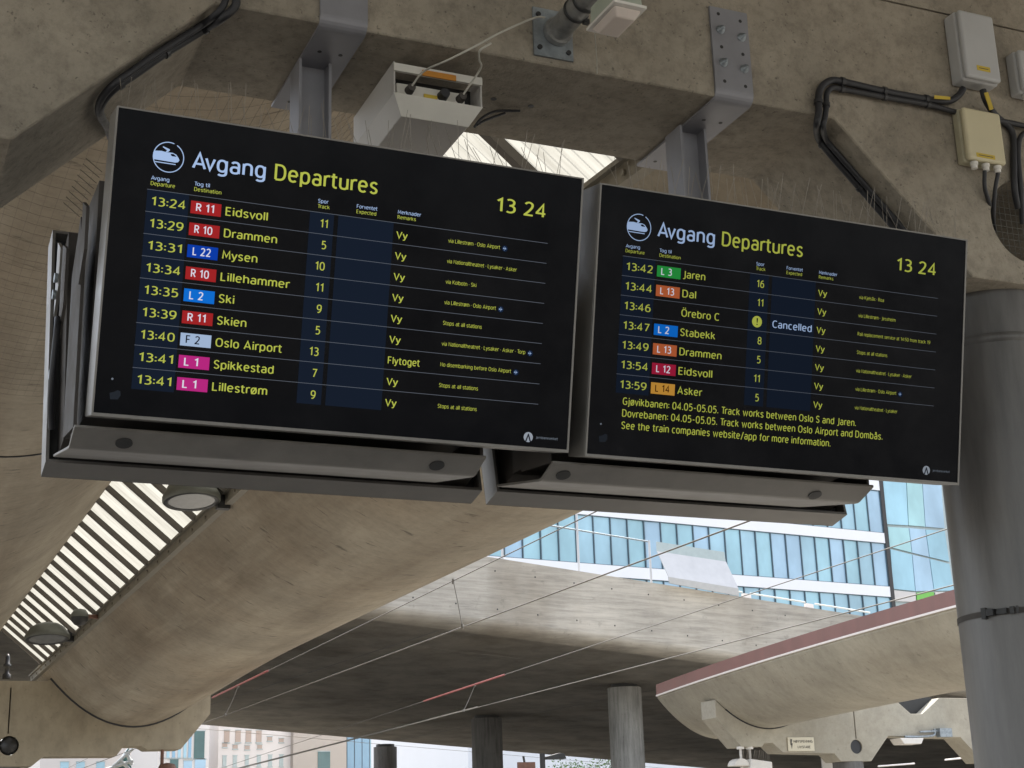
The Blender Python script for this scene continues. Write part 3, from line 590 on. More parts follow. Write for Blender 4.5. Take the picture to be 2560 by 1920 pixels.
GL = {
 'a': (.42, [[(.41, 0), (.41, .50)]+E_(.22, .50, .19, XH-.50, 0, 150)[1:], E_(.21, .205, .205, .205, 0, 360)]), 'b': (.44, [[(0, 0), (0, 1)], _b()]), 'c': (.37, [E_(.22, XH/2, .22, XH/2, 55, 305)]),
 'd': (.44, [[(.44, 0), (.44, 1)], _b()]), 'e': (.44, [[(.02, .385), (.44, .385)], E_(.22, XH/2, .22, XH/2, 3, 312)]), 'f': (.28, [[(.09, 0), (.09, .80)]+E_(.27, .80, .18, .20, 180, 92)[1:], [(-.05, XH), (.28, XH)]]),
 'g': (.44, [_b(), [(.44, XH), (.44, -.05)]+E_(.22, -.05, .22, .22, 0, -140)[1:]]), 'h': (.42, [[(0, 0), (0, 1)], E_(.21, .46, .21, XH-.46, 180, 0)+[(.42, 0)]]), 'i': (0, [[(0, 0), (0, XH)], [(0, .90), (0, 1.03)]]),
 'j': (.08, [[(.08, XH), (.08, -.10)]+E_(-.06, -.10, .14, .15, 0, -90)[1:], [(.08, .90), (.08, 1.03)]]), 'k': (.40, [[(0, 0), (0, 1)], [(.37, XH), (.03, .36)], [(.14, .46), (.41, 0)]]), 'l': (0, [[(0, 0), (0, 1.02)]]),
 'm': (.72, [[(0, 0), (0, XH)], E_(.18, .48, .18, XH-.48, 180, 0)+[(.36, 0)], E_(.54, .48, .18, XH-.48, 180, 0)+[(.72, 0)]]), 'n': (.42, [[(0, 0), (0, XH)], E_(.21, .46, .21, XH-.46, 180, 0)+[(.42, 0)]]), 'o': (.44, [_b()]),
 'p': (.44, [[(0, -.27), (0, XH)], _b()]), 'r': (.26, [[(0, 0), (0, XH)], E_(.24, .44, .24, XH-.44, 180, 78)]), 's': (.36, [_S(.36, XH)]), 't': (.30, [[(.09, .95), (.09, .20)]+E_(.26, .20, .17, .20, 180, 280)[1:], [(-.05, XH), (.29, XH)]]),
 'u': (.42, [[(0, XH), (0, .26)]+E_(.21, .26, .21, .26, 180, 360)[1:], [(.42, XH), (.42, 0)]]), 'v': (.44, [[(0, XH), (.22, 0), (.44, XH)]]), 'w': (.70, [[(0, XH), (.17, 0), (.35, .66), (.53, 0), (.70, XH)]]), 'x': (.42, [[(0, XH), (.42, 0)], [(0, 0), (.42, XH)]]),
 'y': (.46, [[(0, XH), (.235, .03)], [(.46, XH), (.20, -.13), (.13, -.23), (-.0, -.25)]]), 'z': (.38, [[(0, XH), (.38, XH), (0, 0), (.38, 0)]]),
 'ø': (.44, [_b(), [(.02, -.06), (.42, .80)]]), 'å': (.42, [[(.41, 0), (.41, .50)]+E_(.22, .50, .19, XH-.50, 0, 150)[1:], E_(.21, .205, .205, .205, 0, 360), E_(.22, .97, .09, .09, 0, 360, 2)]),
 'A': (.60, [[(0, 0), (.30, 1), (.60, 0)], [(.10, .29), (.50, .29)]]), 'C': (.46, [E_(.29, .5, .29, .5, 52, 308)]), 'D': (.52, [[(0, .01), (0, 1)]+E_(.20, .5, .32, .5, 90, -90)+[(0, 0)]]), 'E': (.40, [[(.40, 1), (0, 1), (0, 0), (.40, 0)], [(0, .53), (.36, .53)]]),
 'F': (.40, [[(.40, 1), (0, 1), (0, 0)], [(0, .50), (.35, .50)]]), 'G': (.52, [E_(.29, .5, .29, .5, 52, 330), [(.32, .46), (.52, .46), (.52, .12)]]), 'H': (.52, [[(0, 0), (0, 1)], [(.52, 0), (.52, 1)], [(0, .52), (.52, .52)]]), 'I': (0, [[(0, 0), (0, 1)]]),
 'J': (.26, [[(.26, 1), (.26, .05)]+E_(.06, .05, .20, .22, 0, -100)[1:]]), 'K': (.48, [[(0, 0), (0, 1)], [(.46, 1), (.03, .48)], [(.15, .60), (.50, 0)]]), 'L': (.38, [[(0, 1), (0, 0), (.38, 0)]]), 'M': (.66, [[(0, 0), (.05, 1), (.33, .25), (.61, 1), (.66, 0)]]),
 'N': (.52, [[(0, 0), (0, 1), (.52, 0), (.52, 1)]]), 'O': (.58, [E_(.29, .5, .29, .5, 0, 360)]), 'P': (.44, [[(0, 0), (0, 1)]+E_(.18, .74, .26, .26, 90, -90)+[(0, .48)]]), 'R': (.46, [[(0, 0), (0, 1)]+E_(.18, .75, .25, .25, 90, -90)+[(0, .50)], [(.20, .50), (.46, 0)]]),
 'S': (.44, [_S(.44, 1)]), 'T': (.52, [[(0, 1), (.52, 1)], [(.26, 1), (.26, 0)]]), 'V': (.56, [[(0, 1), (.28, 0), (.56, 1)]]), 'Y': (.52, [[(0, 1), (.26, .48), (.52, 1)], [(.26, .48), (.26, 0)]]), 'Ø': (.58, [E_(.29, .5, .29, .5, 0, 360), [(.05, -.05), (.53, 1.05)]]),
 'Ö': (.58, [E_(.29, .5, .29, .5, 0, 360), [(.17, 1.16), (.17, 1.29)], [(.41, 1.16), (.41, 1.29)]]),
 '0': (.48, [E_(.24, .5, .24, .5, 0, 360)]), '1': (.30, [[(.02, .80), (.24, .985), (.24, 0)]]), '2': (.44, [_sm((.01, .86), (.12, .97), (.26, 1), (.40, .90), (.42, .72), (.34, .50), (.16, .22), (.0, .02))+[(.0, 0), (.46, 0)]]),
 '3': (.44, [_sm((.02, .95), (.14, 1), (.28, .98), (.40, .86), (.37, .64), (.22, .54), (.14, .53)), _sm((.14, .53), (.30, .51), (.43, .38), (.42, .14), (.28, .01), (.12, 0), (.0, .05))]), '4': (.50, [[(.36, 0), (.36, .98), (.0, .30), (.0, .26), (.50, .26)]]),
 '5': (.44, [[(.41, 1), (.07, 1), (.05, .57)]+_sm((.05, .57), (.20, .62), (.36, .55), (.44, .34), (.36, .08), (.18, 0), (.0, .04))[1:]]), '6': (.46, [E_(.23, .31, .23, .31, 0, 360), _sm((.40, .99), (.22, .95), (.07, .74), (.0, .40), (.0, .30))]),
 '7': (.44, [[(0, 1), (.44, 1), (.13, 0)]]), '8': (.46, [E_(.23, .75, .20, .25, 0, 360), E_(.23, .265, .23, .265, 0, 360)]), '9': (.46, [E_(.23, .69, .23, .31, 0, 360), _sm((.46, .70), (.46, .58), (.39, .26), (.24, .05), (.06, .01))]),
 ':': (0, [[(0, .10), (0, .235)], [(0, .56), (0, .695)]]), '.': (0, [[(0, -.005), (0, .125)]]), '-': (.28, [[(0, .40), (.28, .40)]]), '/': (.30, [[(0, -.12), (.32, 1.05)]]), '·': (0, [[(0, .36), (0, .49)]])}
KERN = {'Av': .20, 'Vy': .10, 'Tr': .20, 'To': .20, 'rt': .09, 'ty': .08, 'Fl': 0, 'ov': .08, 'vo': .08}
def glyphs(txt, bold=.0):       # outline-free stroke lettering: every stroke a mitred ribbon
    h = .062+bold*.55; vs = []; fs = []; x0 = 0
    for ci, ch in enumerate(txt):
        if ch == ' ': x0 += .34; continue
        wd, strokes = GL[ch]
        for st_ in strokes:
            P = [Vector((x0+h+x, y if y else y)) for x, y in st_]
            P = [q for i, q in enumerate(P) if i == 0 or (q-P[i-1]).length > 1e-5]
            closed = (P[0]-P[-1]).length < 1e-4
            if closed: P = P[:-1]
            n = len(P); L_ = []; o = len(vs)
            for i, q in enumerate(P):
                a = P[i-1] if (i or closed) else None; b = P[(i+1) % n] if (i < n-1 or closed) else None
                d0 = (q-a).normalized() if a is not None else (b-q).normalized(); d1 = (b-q).normalized() if b is not None else d0
                m = Vector((-d0.y-d1.y, d0.x+d1.x)); 
                m = m.normalized() if m.length > 1e-6 else Vector((-d0.y, d0.x))
                cs = max(.42, m.dot(Vector((-d0.y, d0.x)))); m = m*(h/cs)
                vs += [q+m, q-m]
            for i in range(n if closed else n-1): a, b = o+2*i, o+2*((i+1) % n); fs.append((a, a+1, b+1, b))
        nx = txt[ci+1] if ci+1 < len(txt) else ''
        x0 += wd+2*h+.115-(KERN.get(ch+nx, .06 if ch in 'rtfvy' or nx in 'vyt' else 0))
    ym = h*.9
    return [(q[0], (q[1]*(1-2*ym)+ym)*CAP) for q in vs], fs
CAP = .729
def text(bd, mb, txt, u0, v0, cap, u1=None, right=None, mi=0, bold=.009, w_=.0022):
    vs, fs = glyphs(txt, bold)
    if not vs: return
    xa = min(q[0] for q in vs); xb = max(q[0] for q in vs); sz = cap/CAP
    sx = (u1-u0)/(xb-xa) if u1 is not None else sz*CAP*1.0
    if right is not None: u0 = right-(xb-xa)*sx
    for k, f in enumerate(fs): mb.add([bd.P(u0+(vs[i][0]-xa)*sx, v0-vs[i][1]*sz, w_+(k % 7)*.00003) for i in f], [(0, 1, 2, 3)], mi)
def plane_icon(bd, mb, u, v, r, mi_disc, mi_pl):
    bd.poly(mb, [(u+r*math.cos(k*math.pi/10), v+r*math.sin(k*math.pi/10)) for k in range(20)], .0020, mi_disc)
    q = .62*r
    for pts in ([(-1, -.12), (.7, -.12), (1, 0), (.7, .12), (-1, .12)], [(.25, -.1), (-.35, -.95), (-.1, -.95), (.45, -.1)], [(.25, .1), (-.35, .95), (-.1, .95), (.45, .1)], [(-.8, -.1), (-1, -.45), (-.8, -.45), (-.55, -.1)], [(-.8, .1), (-1, .45), (-.8, .45), (-.55, .1)]):
        bd.poly(mb, [(u+x*q, v+y*q) for x, y in pts], .0026, mi_pl)
L0, LS = .2768, .0782
def make_board(o, label, rows, du, msg=None):
    X = 'd_' if du else 'e_'; SM = [X+'yellow', X+'white', X+'plane']
    bd = Board(o); t = thing('departure_board', label, 'departure board', bd.P(BWD/2, BH, -.05), 'hanging departure boards')
    cs = MB(); bd.slab(cs, 0, 0, BWD, BH, -.155, -.004); casing = link('casing', cs, 'alu', t, bevel=.003, seg=1)
    bz = MB(); fr = .011
    bd.slab(bz, 0, 0, BWD, fr*.5, -.004, .004); bd.slab(bz, 0, BH-fr, BWD, BH, -.004, .004); bd.slab(bz, 0, fr*.5, fr*.6, BH-fr, -.004, .004); bd.slab(bz, BWD-fr*.7, fr*.5, BWD, BH-fr, -.004, .004)
    link('bezel', bz, 'alu', t)
    bk = MB(); bd.slab(bk, .05, .06, BWD-.05, BH-.035, -.23, -.155); link('back_box', bk, 'alu_dark', t)
    sc = MB(); bd.rect(sc, fr*.6, fr*.5, BWD-fr*.7, BH-fr, .0005); link('screen', sc, 'screen_glass', t)
    n = len(rows); bb = L0+9*LS-.004 if n == 9 else L0+n*LS-.004
    for u0, u1 in ((.127, .273), (.7126, .8034), (.8196, 1.033)): bn_ = MB(); bd.rect(bn_, u0+du, L0, u1+du, bb, .0010); link('column_band', bn_, X+'band', t)
    hd = MB(); text(bd, hd, 'Avgang', .2745+du, .182, .0605, .5385+du, mi=1); link('title_word', hd, SM, t)
    hd = MB(); text(bd, hd, 'Departures', .5715+du, .182, .0605, .9615+du, mi=0); link('title_word', hd, SM, t)
    ck = MB(); text(bd, ck, '13', 1.440+du, .1805, .0555, 1.519+du); link('clock_digits', ck, SM, t)
    ck = MB(); text(bd, ck, '24', 1.553+du, .1805, .0555, 1.644+du); link('clock_digits', ck, SM, t)
    for u, a, b, ua, ub in ((.1365, 'Avgang', 'Departure', .1995, .2211), (.2885, 'Tog til', 'Destination', .3422, .3851), (.7395, 'Spor', 'Track', .778, .7839), (.8865, 'Forventet', 'Expected', .9655, .9625), (1.046, 'Merknader', 'Remarks', 1.1375, 1.1182)):
        ch = MB(); text(bd, ch, a, u+du, .2415, .0142, ua+du, mi=1, bold=-.01); text(bd, ch, b, u+du, .2610, .0142, ub+du, mi=0, bold=-.01); link('column_heading', ch, SM, t)
    ic = MB(); uc, vc, R_ = .1905, .1545, .0545; uc += du
    ringp = [(k*math.pi/30) for k in range(61)]
    for k in range(60):
        a, b = ringp[k], ringp[k+1]
        if 285 < math.degrees(a) < 300: continue
        bd.poly(ic, [(uc+R_*math.cos(a), vc+R_*math.sin(a)), (uc+R_*math.cos(b), vc+R_*math.sin(b)), (uc+(R_-.0032)*math.cos(b), vc+(R_-.0032)*math.sin(b)), (uc+(R_-.0032)*math.cos(a), vc+(R_-.0032)*math.sin(a))], .0022)
    def I(pts, mi=0, w_=.0024): bd.poly(ic, [(bdref.uv(200+x/3.456, 240+y/3.456)[0]+du, bdref.uv(200+x/3.456, 240+y/3.456)[1]) for x, y in pts], w_, mi)
    I([(640, 472), (705, 475), (745, 487), (800, 492), (830, 508), (852, 540), (858, 558), (845, 574), (822, 577), (690, 555), (637, 546), (633, 510)])
    I([(716, 434), (774, 462), (776, 471), (758, 486), (738, 484), (752, 470), (716, 444)])
    I([(645, 562), (825, 590), (825, 598), (648, 571)])
    I([(783, 502), (806, 502), (826, 518), (832, 527), (795, 522), (783, 512)], 1, .0028)
    link('train_symbol', ic, [X+'white', 'e_ink'], t)
    for k, (tm, bc, bt_, inkm, name, uend, track, exp, rem, via, vend, air) in enumerate(rows):
        v = L0+LS*k; mb = MB(); bd.rect(mb, .1255+du, v-.0009, 1.6615+du, v+.0009, .0016); ro = link('timetable_row', mb, X+'line', t)
        def sub(nm, *a, **kw): q = MB(); text(bd, q, *a, **kw); link(nm, q, SM, ro)
        sub('departure_time', tm, .1445+du, v+.055, .0312, .2615+du); sub('destination', name, .405+du-(.004 if du else 0), v+.0565, .0312, uend)
        if track: sub('track_number', track, .7, v+.055, .0312, right=.7812+du)
        sub('operator', rem, 1.0455+du, v+.0575, .0275, (1.0905 if rem == 'Vy' else 1.170)+du)
        sub('remark', via, 1.2522+du, v+.0475, .0152, vend, bold=-.022)
        if exp: sub('status', exp, .8209, v+.0575, .031, 1.0131, mi=1)
        if air: q = MB(); plane_icon(bd, q, vend+.020, v+.0425, .0115, 2, 1); link('plane_symbol', q, SM, ro)
        if not track:
            wm = MB(); bd.poly(wm, [(.7465+.0236*math.cos(q*math.pi/14), v+.0405+.0236*math.sin(q*math.pi/14)) for q in range(28)], .0020)
            bd.poly(wm, [(.7435, v+.026), (.7505, v+.026), (.749, v+.045), (.745, v+.045)], .0026, 1); bd.poly(wm, [(.7445, v+.049), (.7495, v+.049), (.7495, v+.0545), (.7445, v+.0545)], .0026, 1)
            link('warning_symbol', wm, [X+'yellow', 'e_ink'], ro)
        if bc:
            bm2 = MB(); bd.rect(bm2, .2812+du, v+.0192, .3892+du, v+.0642, .0018)
            parts = bt_.split(' ')
            text(bd, bm2, bt_, .3+du, v+.0555, .0292, (.3+.0635 if len(parts[1]) == 2 else .3+.049)+du, mi=1, bold=.020, w_=.0026)
            link('route_badge', bm2, [X+bc[2:], X+inkm[2:]], ro)
    for tx, v, ue in msg or (): mb = MB(); text(bd, mb, tx, .1507, v, .0300, ue, bold=.012); link('message_line', mb, SM, t)
    lg_ = MB(); u, v = (1.6277, 1.0312) if not du else (1.6251, 1.0255)
    bd.poly(lg_, [(u+.0192*math.cos(q*math.pi/16), v+.0192*math.sin(q*math.pi/16)) for q in range(32)], .0018)
    bd.poly(lg_, [(u-.0015, v-.013), (u+.0015, v-.013), (u+.0125, v+.0165), (u+.0065, v+.0165), (u, v-.003), (u-.0065, v+.0165), (u-.0125, v+.0165)], .0022, 1)
    text(bd, lg_, 'Jernbaneverket', u+.032, v+.0035, .0105, u+.124, mi=2, bold=.0)
    link('logo', lg_, [X+'grey', 'e_ink', X+'dim'], t)
    sm = MB(); u0, v0 = .052, .945
    sm_ = [(0, .012), (.018, .006), (.026, 0), (.036, .003), (.038, .018), (.030, .032), (.004, .034)]
    bd.poly(sm, [(.055+x, .985+y) for x, y in sm_], .0014); link('sensor_patch', sm, X+'smudge', t)
    sm = MB(); bd.poly(sm, [(.061+.004*math.cos(q*.7), .948+.004*math.sin(q*.7)) for q in range(9)], .0014); link('sensor_dot', sm, X+'dim', t)
    return t
bdref = Board(OR1)
W_ = 'e_badge'
rows1 = [('13:24', 'e_red', 'R 11', W_, 'Eidsvoll', .5584, '11', '', 'Vy', 'via Lillestrøm · Oslo Airport', 1.4638, 1),
 ('13:29', 'e_red', 'R 10', W_, 'Drammen', .5984, '5', '', 'Vy', 'via Nationaltheatret · Lysaker · Asker', 1.5385, 0),
 ('13:31', 'e_blue', 'L 22', W_, 'Mysen', .5321, '10', '', 'Vy', 'via Kolbotn · Ski', 1.3764, 0),
 ('13:34', 'e_red', 'R 10', W_, 'Lillehammer', .6566, '11', '', 'Vy', 'via Lillestrøm · Oslo Airport', 1.4620, 1),
 ('13:35', 'e_azure', 'L 2', W_, 'Ski', .4601, '9', '', 'Vy', 'Stops at all stations', 1.409, 0),
 ('13:39', 'e_red', 'R 11', W_, 'Skien', .5099, '5', '', 'Vy', 'via Nationaltheatret · Lysaker · Asker · Torp', 1.594, 1),
 ('13:40', 'e_ice', 'F 2', 'e_ink', 'Oslo Airport', .6442, '13', '', 'Flytoget', 'No disembarking before Oslo Airport', 1.540, 1),
 ('13:41', 'e_magenta', 'L 1', W_, 'Spikkestad', .6204, '7', '', 'Vy', 'Stops at all stations', 1.409, 0),
 ('13:41', 'e_magenta', 'L 1', W_, 'Lillestrøm', .6030, '9', '', 'Vy', 'Stops at all stations', 1.409, 0)]
rows2 = [('13:42', 'e_green', 'L 3', W_, 'Jaren', .4939, '16', '', 'Vy', 'via Kjelsås · Roa', 1.3702, 0),
 ('13:44', 'e_orange', 'L 13', W_, 'Dal', .4555, '11', '', 'Vy', 'via Lillestrøm · Jessheim', 1.4341, 0),
 ('13:46', None, '', W_, 'Örebro C', .5675, '', 'Cancelled', 'Vy', 'Rail replacement service at 14:50 from track 19', 1.6203, 0),
 ('13:47', 'e_azure', 'L 2', W_, 'Stabekk', .5530, '8', '', 'Vy', 'Stops at all stations', 1.399, 0),
 ('13:49', 'e_orange', 'L 13', W_, 'Drammen', .5871, '5', '', 'Vy', 'via Nationaltheatret · Lysaker · Asker', 1.529, 0),
 ('13:54', 'e_crimson', 'L 12', W_, 'Eidsvoll', .5482, '11', '', 'Vy', 'via Lillestrøm · Oslo Airport', 1.453, 1),
 ('13:59', 'e_amber', 'L 14', 'e_brown', 'Asker', .5054, '5', '', 'Vy', 'via Nationaltheatret · Lysaker', 1.462, 0)]
make_board(OR1, 'left black departure board with nine rows of trains from 13:24 to 13:41', rows1, 0)
make_board(OR2, 'right black departure board with a yellow track works message under seven trains', rows2, -.0090,
 [('Gjøvikbanen: 04.05-05.05. Track works between Oslo S and Jaren.', .8655, 1.253), ('Dovrebanen: 04.05-05.05. Track works between Oslo Airport and Dombås.', .9125, 1.391), ('See the train companies website/app for more information.', .9605, 1.130)])
# boards facing the other way: only their backs and undersides show
def rear_board(x0, label):
    N2 = Vector((0, math.cos(TILT), -math.sin(TILT))); D2 = Vector((0, -math.sin(TILT), -math.cos(TILT))); o = Vector((x0, 6.03, 1.445))-D2*BH
    P = lambda u, v, w_: o+EXv*u+D2*v+N2*w_
    t = thing('rear_board', label, 'departure board', P(BWD/2, BH, -.07), 'departure boards facing away')
    def slab(mb, u0, v0, u1, v1, w0, w1): return mb.hexa([P(u, v, q) for q in (w0, w1) for u, v in ((u0, v0), (u1, v0), (u1, v1), (u0, v1))])
    D_ = .13; e = .012; mb = MB()
    slab(mb, 0, 0, BWD, e, -D_, 0); slab(mb, 0, BH-e, BWD, BH, -D_, 0); slab(mb, 0, e, e, BH-e, -D_, 0); slab(mb, BWD-e, e, BWD, BH-e, -D_, 0)
    link('casing', mb, 'alu', t)
    mb = MB(); slab(mb, e, e, BWD-e, BH-e, -.075, -.01); link('back_plate', mb, 'black_metal', t)
    mb = MB(); slab(mb, .05, .08, BWD-.05, BH-.045, -.24, -.075); link('back_box', mb, 'alu_dark', t)
    mb = MB(); slab(mb, 0.001, .001, BWD-.001, BH-.001, 0, .004); link('screen', mb, 'screen_glass', t)
    return t
rear_board(.650, 'back of the board facing away behind the left departure board')
rear_board(2.519, 'back of the board facing away behind the right departure board')
# mounting frames between the boards
def frame(x0, x1, label, holes, fins):
    t = thing('mounting_frame', label, 'mounting frame', ((x0+x1)/2, 5.6, 1.45), 'mounting frames between the boards')
    mb = MB(); mb.box((x0+.05, 5.36, 1.53), (x1-.05, 5.80, 2.42)); link('inner_box', mb, 'alu_dark', t)
    pan = MB(); pp = [(5.30, 1.453), (5.405, 1.4115), (5.420, 1.4085), (5.440, 1.410), (5.86, 1.484)]; pan.prism([(x0, y, z) for y, z in pp]+[(x0, y, z+.011) for y, z in pp[::-1]], (x1-x0, 0, 0)); pn = link('bottom_pan', pan, 'alu', t, bevel=.002, seg=1)
    for (px, py) in holes:
        d = ray(px, py); q = d*((1.4535+5.30*.40)/(d.z+.40*d.y)); hm = MB(); hm.disc(q, (0, -.371, -.928), .030, 24, 0, .004); link('cable_hole', hm, 'black_metal', pn)
    sp_ = MB(); sp_.prism([(x0, 5.33, 1.46), (x0, 5.60, 1.49), (x0, 5.60, 2.12), (x0, 5.44, 2.30), (x0, 5.33, 2.12)], (.012, 0, 0)); link('side_plate', sp_, 'alu_dark', t)
    sp_ = MB(); sp_.prism([(x1-.012, 5.33, 1.46), (x1-.012, 5.60, 1.49), (x1-.012, 5.60, 2.12), (x1-.012, 5.44, 2.30), (x1-.012, 5.33, 2.12)], (.012, 0, 0)); link('side_plate', sp_, 'alu_dark', t)
    if fins:
        for (a, b, z0, z1) in ((5.20, 5.30, 1.98, 2.30), (5.72, 5.84, 1.95, 2.34), (5.92, 6.02, 2.10, 2.42)):
            mb = MB(); mb.prism([(x0-.012, a, z0+.1), (x0-.012, b, z0), (x0-.012, b, z1), (x0-.012, a, z1-.06)], (.012, 0, 0)); link('hinge_plate', mb, 'alu' if a > 5.9 else 'alu_dark', t)
        for (y, z) in ((5.95, 2.24), (5.98, 2.18), (5.93, 1.83)):
            mb = MB(); mb.disc((x0-.014, y, z), (-1, 0, 0), .020, 14, 0, .012); link('latch', mb, 'galv', t)
        mb = MB().tube(smooth_path([(x0-.02, 5.80, 2.02), (x0-.025, 5.76, 1.95), (x0-.03, 5.77, 1.80), (x0-.025, 5.82, 1.68), (x0-.01, 5.88, 1.60)]), .013, 8); link('cable', mb, 'rubber', t)
    return t
frame(.672, 2.22, 'grey mounting frame and bottom pan under the left departure board', ((310, 1107), (1092, 1163)), True)
frame(2.50, 4.03, 'grey mounting frame and bottom pan under the right departure board', ((1408, 1187), (2037, 1237)), False)
# hangers
def hanger(xa, xb, zt, label, bolts, px):
    t = thing('hanger_bracket', label, 'hanger', ((xa+xb)/2, 5.6, 1.6), 'hangers carrying the boards')
    th = .012; prof_ = []
    y0 = YB0-.002; zs = ZS-.002
    outer = [(y0-th, zt)]+[(y0-th+.05*(1-math.cos(a)), zs-th+.05*(1-math.sin(a))) for a in [math.pi/2*k/6 for k in range(7)]]+[(6.03, zs-th)]
    inner = [(6.03, zs), (y0+.035, zs), (y0, zs+.035), (y0, zt)]
    # plate pushed sideways in X
    mb = MB(); mb.prism([(xa, y, z) for y, z in outer+inner], (xb-xa, 0, 0)); pl = link('bent_plate', mb, 'plate_grey', t)
    for (u, z, big) in bolts:
        mb = MB(); c_ = Vector((xa+u*(xb-xa), y0-th, z))
        if big: mb.lathe([(0, .030), (.008, .030), (.008, .016), (.017, .016), (.017, .004), (.022, .004), (.022, 0)], c_, (0, -1, 0), 10); link('bolt', mb, 'galv', pl)
        else: mb.disc(c_, (0, -1, 0), .0085, 14, 0, .0008); link('bolt_hole', mb, 'black_metal', pl)
    for (u, y) in ((.3, 5.48), (.75, 5.48), (.3, 5.95), (.75, 5.95)):
        mb = MB().disc((xa+u*(xb-xa), y, zs-th), (0, 0, -1), .009, 12, 0, .0015); link('bolt_hole', mb, 'black_metal', pl)
    c = px; yp = 5.63
    po = MB(); po.box((c-.07, yp-.07, 1.55), (c-.058, yp+.07, zs-th)); po.box((c+.058, yp-.07, 1.55), (c+.07, yp+.07, zs-th)); po.box((c-.058, yp-.006, 1.55), (c+.058, yp+.006, zs-th)); link('post', po, 'plate_grey', t)
    return t
pl_x = AY(781, 300, 5.6).x; pr_x = AY(1738, 400, 5.56).x
HLA = AY(800.6, 0, 5.27).x; HLB = AY(919, 75, 5.27).x
hanger(HLA, HLB, 3.9, 'grey bent steel hanger on the beam above the left board', [], pl_x)
BL = [(.22, 3.615, 0), (.80, 3.600, 0), (.24, 3.533, 1), (.80, 3.516, 1), (.24, 3.447, 0), (.80, 3.430, 0), (.25, 3.367, 1), (.80, 3.355, 1), (.25, 3.275, 0), (.80, 3.268, 0)]
hanger(3.365, 3.562, 3.648, 'grey bent steel hanger with four big bolts above the right board', BL, pr_x)
# bird spikes on both boards
def spikes(o, u0, u1, step, label, lo=.10, hi=.165):
    bd = Board(o); mb = MB(); mb.hexa([bd.P(u, -.001, -.06)+Vector((0, y, z)) for z in (0, .006) for u, y in ((u0, 0), (u1, 0), (u1, .03), (u0, .03))])
    u = u0
    while u < u1:
        b = bd.P(u, -.005, -.05); h = random.uniform(lo, hi); mb.tube([b, b+Vector((random.uniform(-.03, .03), random.choice((-.05, .0, .05)), h))], .0010, 4)
        b = b+EXv*.012; mb.tube([b, b+Vector((random.uniform(-.03, .03), random.choice((-.05, .0, .05)), h*.9))], .0010, 4); u += 1.25*step*random.uniform(.75, 1.3)
    return single('bird_spikes', label, 'bird spikes', mb, 'spike_wire', 'bird spike strips')
spikes(OR1, .03, 1.76, .047, 'row of thin bird spikes along the top of the left departure board')
spikes(OR2, .10, 1.78, .042, 'row of thin bird spikes along the top of the right departure board')
sp = MB()
for k in range(9):
    a = AY(255-7*k, 430+14*k, 5.55); sp.tube([a, a+Vector((-.055, .06, .075))], .0016, 4)
single('bird_spikes', 'short dark bird spikes beside the upper left edge of the left board', 'bird spikes', sp, 'net_wire', 'bird spike strips')
# ================================================================== FIXTURES ON THE BEAM
dv = thing('speaker_box', 'white open-fronted electrical housing with an orange label under the beam', 'electrical box', (2.09, 5.7, 3.0))
x0, x1 = 1.898, 2.296
mb = MB(); mb.box((x0, 5.42, 3.02), (x0+.008, 5.97, 3.17)); mb.box((x1-.008, 5.42, 3.02), (x1, 5.97, 3.17))
mb.hexa([(x0+.05, 5.47, 2.945), (x1-.05, 5.47, 2.945), (x1-.05, 5.99, 2.945), (x0+.05, 5.99, 2.945), (x0, 5.42, 3.022), (x1, 5.42, 3.022), (x1, 5.99, 3.022), (x0, 5.99, 3.022)])
link('housing', mb, 'device_grey', dv, bevel=.003, seg=1)
mb = MB(); mb.hexa([(x0+.048, 5.466, 2.945), (x1-.048, 5.466, 2.945), (x1-.048, 5.469, 2.945), (x0+.048, 5.469, 2.945), (x0, 5.416, 3.022), (x1, 5.416, 3.022), (x1, 5.419, 3.022), (x0, 5.419, 3.022)]); link('front_lip', mb, 'device_white', dv)
mb = MB(); mb.box((x0+.03, 5.47, 3.03), (x1-.06, 5.50, 3.10)); link('connector_panel', mb, 'device_white', dv, bevel=.004)
mb = MB(); mb.box((x0+.01, 5.53, 3.04), (x1-.01, 5.56, 3.15)); link('interior', mb, 'black_metal', dv)
mb = MB(); mb.box((x0, 5.415, 3.125), (x1, 5.43, 3.16)); link('top_bar', mb, 'device_white', dv)
mb = MB(); mb.box((x0+.125, 5.408, 3.120), (x0+.275, 5.414, 3.146)); link('orange_label', mb, 'orange_label', dv)
mb = MB(); mb.box((x0+.15, 5.464, 3.045), (x0+.21, 5.469, 3.066)); link('yellow_label', mb, 'yellow_label', dv)
for (u, rr_, m_) in ((.085, .020, 'alu_dark'), (.235, .024, 'rubber'), (.315, .020, 'alu_dark')):
    mb = MB().tube([(x0+u, 5.47, 3.07), (x0+u, 5.43, 3.07)], [rr_, rr_*.85], 16); link('connector', mb, m_, dv)
a = Vector((x0+.085, 5.43, 3.075)); b = AY(1290, 65, 5.2); sag_ = AY(1195, 112, 5.32)
link('cord', MB().tube(smooth_path([a, AY(1060, 178, 5.36), AY(1120, 150, 5.24), AY(1195, 112, 5.19), AY(1250, 82, 5.16), AY(1335, 45, 5.16), AY(1362, 44, 5.17)]), .0045, 8), 'cord_white', dv)
link('cord', MB().tube(smooth_path([AY(1228, 108, 5.185), AY(1200, 126, 5.20), AY(1198, 150, 5.26), AY(1201, 172, 5.35), Vector((x0+.315, 5.43, 3.075))]), .0045, 8), 'cord_white', dv)
